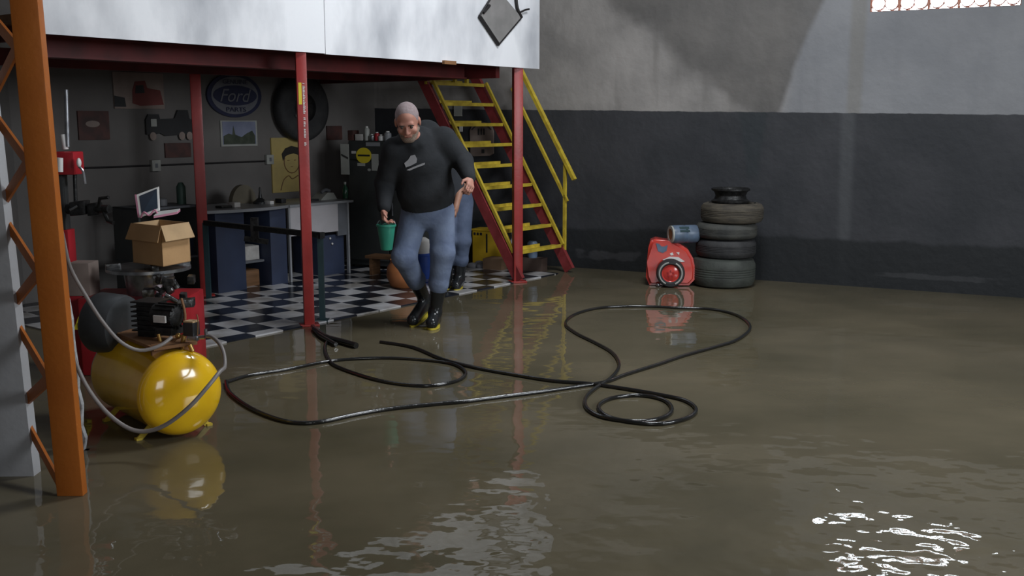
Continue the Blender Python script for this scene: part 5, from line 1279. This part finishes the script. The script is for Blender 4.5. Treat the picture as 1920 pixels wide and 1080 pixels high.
def person(label, J, opt):
    base = opt['base']; t = thing('person', label, 'person', base)
    Pb = []
    hp, q, ax3 = head_prims(J['head'], J['face'], J['headup'], opt.get('hs', 1))
    Pb += hp
    Pb.append(cap(J['neck'], J['head'] - V(J['headup']) * .06, .058, .052))
    hipc = (J['hipL'] + J['hipR']) / 2; sh = (J['shL'] + J['shR']) / 2
    chest = opt.get('chest', .13)
    sx = (J['shR'] - J['shL']).normalized(); up_ = (sh - hipc).normalized(); fw = sx.cross(up_).normalized()
    if fw.y > 0: fw = -fw
    a3 = (tuple(sx), tuple(fw), tuple(up_))
    def torso(g_, belly):
        T_ = hipc * .30 + sh * .70; m_ = hipc * .68 + sh * .32
        cw = opt.get('chestw', 0) if g_ > 0 else 0
        return [ell(T_, (.175 + g_ + cw * .4, .115 + g_ + cw * .4, .20 + g_), a3, k=.05), ell(m_ + fw * belly * .4, (.160 + g_ + belly * .3 + cw * .5, .115 + g_ + belly, .17 + g_), a3, k=.06), ell(hipc, (.165 + g_ + cw * .3, .115 + g_ + belly * .8, .13 + g_), a3, k=.05),
                cap(J['shL'], J['shR'], .062 + g_, k=.05), cap(J['neck'] - up_ * .02, sh, .06 + g_, .09 + g_, k=.05)]
    Pb += torso(0, opt.get('belly', 0))
    for sd_ in 'LR':
        Pb += [cap(J['sh' + sd_], J['el' + sd_], .052, .040, k=.03), cap(J['el' + sd_], J['wr' + sd_], .040, .027, k=.02)]
        Pb += [cap(J['hip' + sd_], J['kn' + sd_], .082, .056, k=.04), cap(J['kn' + sd_], J['an' + sd_], .054, .038, k=.02), cap(J['an' + sd_], J['toe' + sd_], .036, .028, k=.02)]
        Pb += hand(J['wr' + sd_], *J['hand' + sd_])
    body = sdf_part('body', Pb, opt['skin'], t, vox=.0065, k=.02, it=1)
    # hair
    hk = opt.get('hs', 1)
    ax_t = ax3
    H_ = [ell(q(0, -.014, .036), (.0770 * hk, .0950 * hk, .0890 * hk), ax3), plane(q(0, .060, .085), tuple(V(ax3[1]) * .9 - V(ax3[2]) * .28)), plane(q(0, 0, -.03), tuple(-V(ax3[2])))]
    sdf_part('hair', H_, opt['hair'], t, vox=.006, it=1)
    if opt.get('beard'):
        B_ = [ell(q(0, .025, -.032), (.0640 * hk, .0715 * hk, .0895 * hk), ax3), ell(q(0, .050, -.085), (.043 * hk, .043 * hk, .035 * hk), ax3), cap(q(-.054, .0, -.052), q(-.018, .062, -.097), .021 * hk, .020 * hk), cap(q(.054, .0, -.052), q(.018, .062, -.097), .021 * hk, .020 * hk),
              plane(q(0, .06, -.045), tuple(V(ax3[2]) * 1 + V(ax3[1]) * .35)), plane(q(0, -.015, 0), tuple(-V(ax3[1])))]
        sdf_part('beard', B_, 'beard', t, vox=.006, it=1)
    for r in (-.031, .031):
        b = MB(); b.ell(q(r, .082, .003), (.011, .011, .011), seg=14); part('eye', b, 'eye', t)
        b = MB(); b.tube([q(r - .018, .088, .017), q(r, .094, .021), q(r + .018, .088, .017)], .0035); part('eyebrow', b, 'hair_dark', t)
    b = MB(); b.tube([q(-.018, .090, -.064), q(0, .095, -.063), q(.018, .090, -.064)], .0035); part('mouth', b, 'lip', t)
    # clothes
    g_ = opt.get('loose', .018)
    T_ = torso(g_, opt.get('belly', 0)); sl2 = opt.get('slv', 0); jl = opt.get('jl', 0)
    for sd_ in 'LR':
        slv = opt.get('sleeve', 'long')
        e_, w_ = J['el' + sd_], J['wr' + sd_]
        if slv == 'long':
            T_ += [cap(J['sh' + sd_], e_, .070 + g_ * .4 + sl2, .058 + sl2, k=.04), cap(e_, w_ * .93 + e_ * .07, .058 + sl2, .042 + sl2 * .3, k=.02)]
            dd = (w_ - e_).normalized(); T_.append(cap(w_ * .90 + e_ * .10, w_ * .97 + e_ * .03, .040, .036, k=.004))
        else: T_ += [cap(J['sh' + sd_], J['sh' + sd_] * .4 + e_ * .6, .068, .062, k=.03)]
    if opt.get('hood'):
        nk = J['neck']; T_ += [ell(W(800, 243, YM + .02), (.10, .07, .075), k=.05)]; T_ += [cap(nk - fw * .05 + sx * .075 + up_ * .03, nk - fw * .085 + up_ * .045, .04, .05, k=.03), cap(nk - fw * .05 - sx * .075 + up_ * .03, nk - fw * .085 + up_ * .045, .04, .05, k=.03), cap(nk + fw * .06 + sx * .03 - up_ * .02, nk + sx * .09, .028, .034, k=.02), cap(nk + fw * .06 - sx * .03 - up_ * .02, nk - sx * .09, .028, .034, k=.02)]
    # hem band
    hem = opt['hem']; T_.append(plane(hem, tuple(-up_ * .9 - UP * .1)))
    # the cut must not remove the arms: so keep arms as a second union below the hem
    for sd_ in 'LR':
        if opt.get('sleeve', 'long') == 'long':
            e_, w_ = J['el' + sd_], J['wr' + sd_]
            T_ += [cap(J['sh' + sd_], e_, .070 + g_ * .4 + sl2, .058 + sl2, k=.012), cap(e_, w_ * .95 + e_ * .05, .058 + sl2, .040 + sl2 * .3, k=.02)]
    top = sdf_part(opt['topname'], T_, opt['top'], t, vox=.008, it=2)
    Jn = [ell(hipc, (.178 + jl * .5, .126 + opt.get('belly', 0) * .7, .15), a3, k=.05), ell(hipc + up_ * .08, (.172 + jl * .5, .122 + opt.get('belly', 0) * .8, .12), a3, k=.05)]
    for sd_ in 'LR':
        kn, an = J['kn' + sd_], J['an' + sd_]; cu = kn * .45 + an * .55
        Jn += [cap(J['hip' + sd_], kn, .100 + jl * .7, .080 + jl, k=.03), cap(kn, cu, .080 + jl, .066 + jl * .6, k=.03)]
        fwk = V((0, -1, 0))
        Jn += [cap(kn + fwk * .03 + V((-.04, 0, .02)), kn + fwk * .03 + V((.04, 0, .01)), .045, k=.03), cap(cu + V((-.02, -.02, .03)), cu + V((.02, -.02, .02)), .058, k=.02)]
    sdf_part('jeans', Jn, opt['pants'], t, vox=.008, it=2)
    for sd_ in 'LR':
        kn, an, toe = J['kn' + sd_], J['an' + sd_], J['toe' + sd_]; cu = kn * .42 + an * .58
        heel = J['heel' + sd_]
        Bt = [cap(cu, an, .064, .048, k=.03), cap(an, toe, .046, .042, k=.03), cap(heel, an, .040, .046, k=.03), cap(heel, toe, .036, .040, k=.03)]
        bo = sdf_part('boot', Bt, 'boot', t, vox=.007, it=2)
        fd = (toe - heel).normalized(); dn = fd.cross(UP).normalized().cross(fd)
        if dn.z > 0: dn = -dn
        pr_ = fd.cross(dn)
        b = MB(); h0 = heel + dn * .034 - fd * .035; L_ = (toe - heel).length + .08
        ring = []
        for k in range(24):
            a = 2 * math.pi * k / 24; u_ = (math.cos(a) * .5 + .5); wdt = .044 + .008 * u_
            ring.append(h0 + fd * (L_ * u_) + pr_ * math.sin(a) * wdt - dn * .0)
        b.prism(ring, dn * .016); part('sole', b, 'sole', bo)
    return t, body, top, (sx, fw, up_, sh, hipc)

# --- the walking man
YM = G(812, 616).y
J = dict(head=W(764, 228, YM - .28), neck=W(778, 262, YM - .16), face=V((.03, -.86, -.48)), headup=V((-.06, -.42, .86)).normalized(),
         shL=W(831, 263, YM - .06), shR=W(742, 283, YM - .14), elL=W(868, 303, YM - .03), wrL=W(880, 335, YM - .26),
         elR=W(722, 344, YM - .05), wrR=W(720, 391, YM - .20),
         hipL=W(826, 396, YM + .07), hipR=W(779, 396, YM + .07), knL=W(830, 474, YM + .0), anL=W(816, 586, YM + .06), knR=W(758, 482, YM - .03), anR=W(797, 562, YM + .32))
J['toeL'] = V((J['anL'].x - .02, YM - .04, .052)); J['heelL'] = V((J['anL'].x + .0, YM + .10, .052))
tp = G(774, 601, 0.05); J['toeR'] = V((tp.x, tp.y, .055)); J['heelR'] = W(803, 573, YM + .38)
# hands: direction, palm normal, thumb side, curl
J['handL'] = (V((.12, -.75, -.55)), V((-.5, -.2, -.85)), -1, .75)
J['handR'] = (V((.05, -.25, -.95)), V((.9, -.1, .1)), 1, 1.05)
pm, pbody, ptop, (sx, fw, up_, shc, hipc) = person('man with cropped grey hair in charcoal sweatshirt and jeans striding forward with a green bucket', J,
    dict(base=G(806, 612), skin='skin', hair='hair_grey', beard=True, topname='sweatshirt', top='hoodie', pants='jeans', hood=True, belly=.035, loose=.028, hem=W(803, 388, YM + .0), hs=1.12, chestw=.05, slv=.018, jl=.014))
# white print on the chest, laid on the cloth
bvh = BVHTree.FromPolygons([ptop.matrix_world.to_translation() + OFF[ptop.name] + v.co for v in ptop.data.vertices], [tuple(p.vertices) for p in ptop.data.polygons])
def print_on(polys, name, m_, parent, out_=.004):
    b = MB()
    for po in polys:
        P_ = []
        for x, y in po:
            d = ray(x, y).normalized(); h = bvh.ray_cast(V((0, 0, CH)), d)
            if h[0] is None: continue
            P_.append((h[0] - d * out_))
        if len(P_) >= 3: b.prism(P_, ray(780, 300).normalized() * .003)
    return part(name, b, m_, parent)
ptop_off = OFF[ptop.name]
print_on([[(758, 306), (765, 300), (770, 292), (778, 290), (782, 298), (781, 305), (772, 310), (761, 314)], [(762, 319), (775, 313), (790, 307), (797, 305), (796, 309), (782, 314), (768, 320)]], 'chest_print', mat('grey_print', (.40, .40, .42), .8), ptop, out_=.006)
# green bucket in his right hand
hc = J['wrR'] + V(J['handR'][0]).normalized() * .095
bc = W(724, 421, YM - .24); kb_ = bc.y / F
t = thing('green_bucket', 'small green plastic bucket hanging from the walking man\'s hand', 'bucket', W(724, 468, YM - .24))
b = MB(); r0, r1, hh = 17.5 * kb_, 11 * kb_, 48 * kb_
b.lathe(bc - UP * hh, UP, [(.005, 0), (r1 * .9, 0), (r1, .008), (r0, hh - .004), (r0 * .95, hh), (r0 * .92, hh - .004), (r1 * .92, .014), (.005, .01)], n=36); part('body', b, 'green_pl', t)
b = MB(); b.lathe(bc - UP * .012, UP, [(r0 * .96, 0), (r0 * 1.07, 0), (r0 * 1.07, .014), (r0 * .96, .014)], n=36, closed=True); part('rim', b, 'green_pl', t)
b = MB(); b.tube([bc + V((-r0, 0, 0)), bc + V((-r0 * .7, 0, .03)) * 1, hc + V((-.02, 0, -.022)), hc + V((.02, 0, -.022)), bc + V((r0 * .8, 0, .03)), bc + V((r0, 0, 0))], .004); part('bail_handle', b, 'steel', t)

# --- the second person half hidden behind him
Y2 = G(858, 541).y
J2 = dict(head=W(797, 268, Y2 - .35), neck=W(818, 284, Y2 - .22), face=V((-.35, -.7, -.6)).normalized(), headup=V((-.35, -.5, .8)).normalized(),
          shL=W(846, 290, Y2 - .14), shR=W(795, 300, Y2 - .20), elL=W(866, 342, Y2 - .05), wrL=W(855, 388, Y2 - .18),
          elR=W(800, 350, Y2 - .15), wrR=W(805, 390, Y2 - .25),
          hipL=W(868, 383, Y2 + .05), hipR=W(838, 383, Y2 + .02), knL=W(867, 452, Y2 - .05), anL=W(861, 530, Y2 + .02), knR=W(838, 452, Y2 - .08), anR=W(838, 528, Y2 + .05))
for s_, dx in (('L', -.02), ('R', .0)):
    a = J2['an' + s_]; a.z = max(a.z, .09); J2['toe' + s_] = V((a.x + dx, a.y - .15, .052)); J2['heel' + s_] = V((a.x, a.y + .03, .052))
J2['handL'] = (V((-.1, -.4, -.9)), V((-.9, 0, 0)), -1, .5); J2['handR'] = (V((0, -.4, -.9)), V((.9, 0, 0)), 1, .5)
person('second person in dark jeans and black rubber boots bending behind the walking man', J2,
    dict(base=G(855, 541), skin='skin_tan', hair='hair_dark', beard=False, topname='shirt', top='shirt', pants='jeans_dark', sleeve='short', hem=W(853, 378, Y2 + .05), loose=.014))
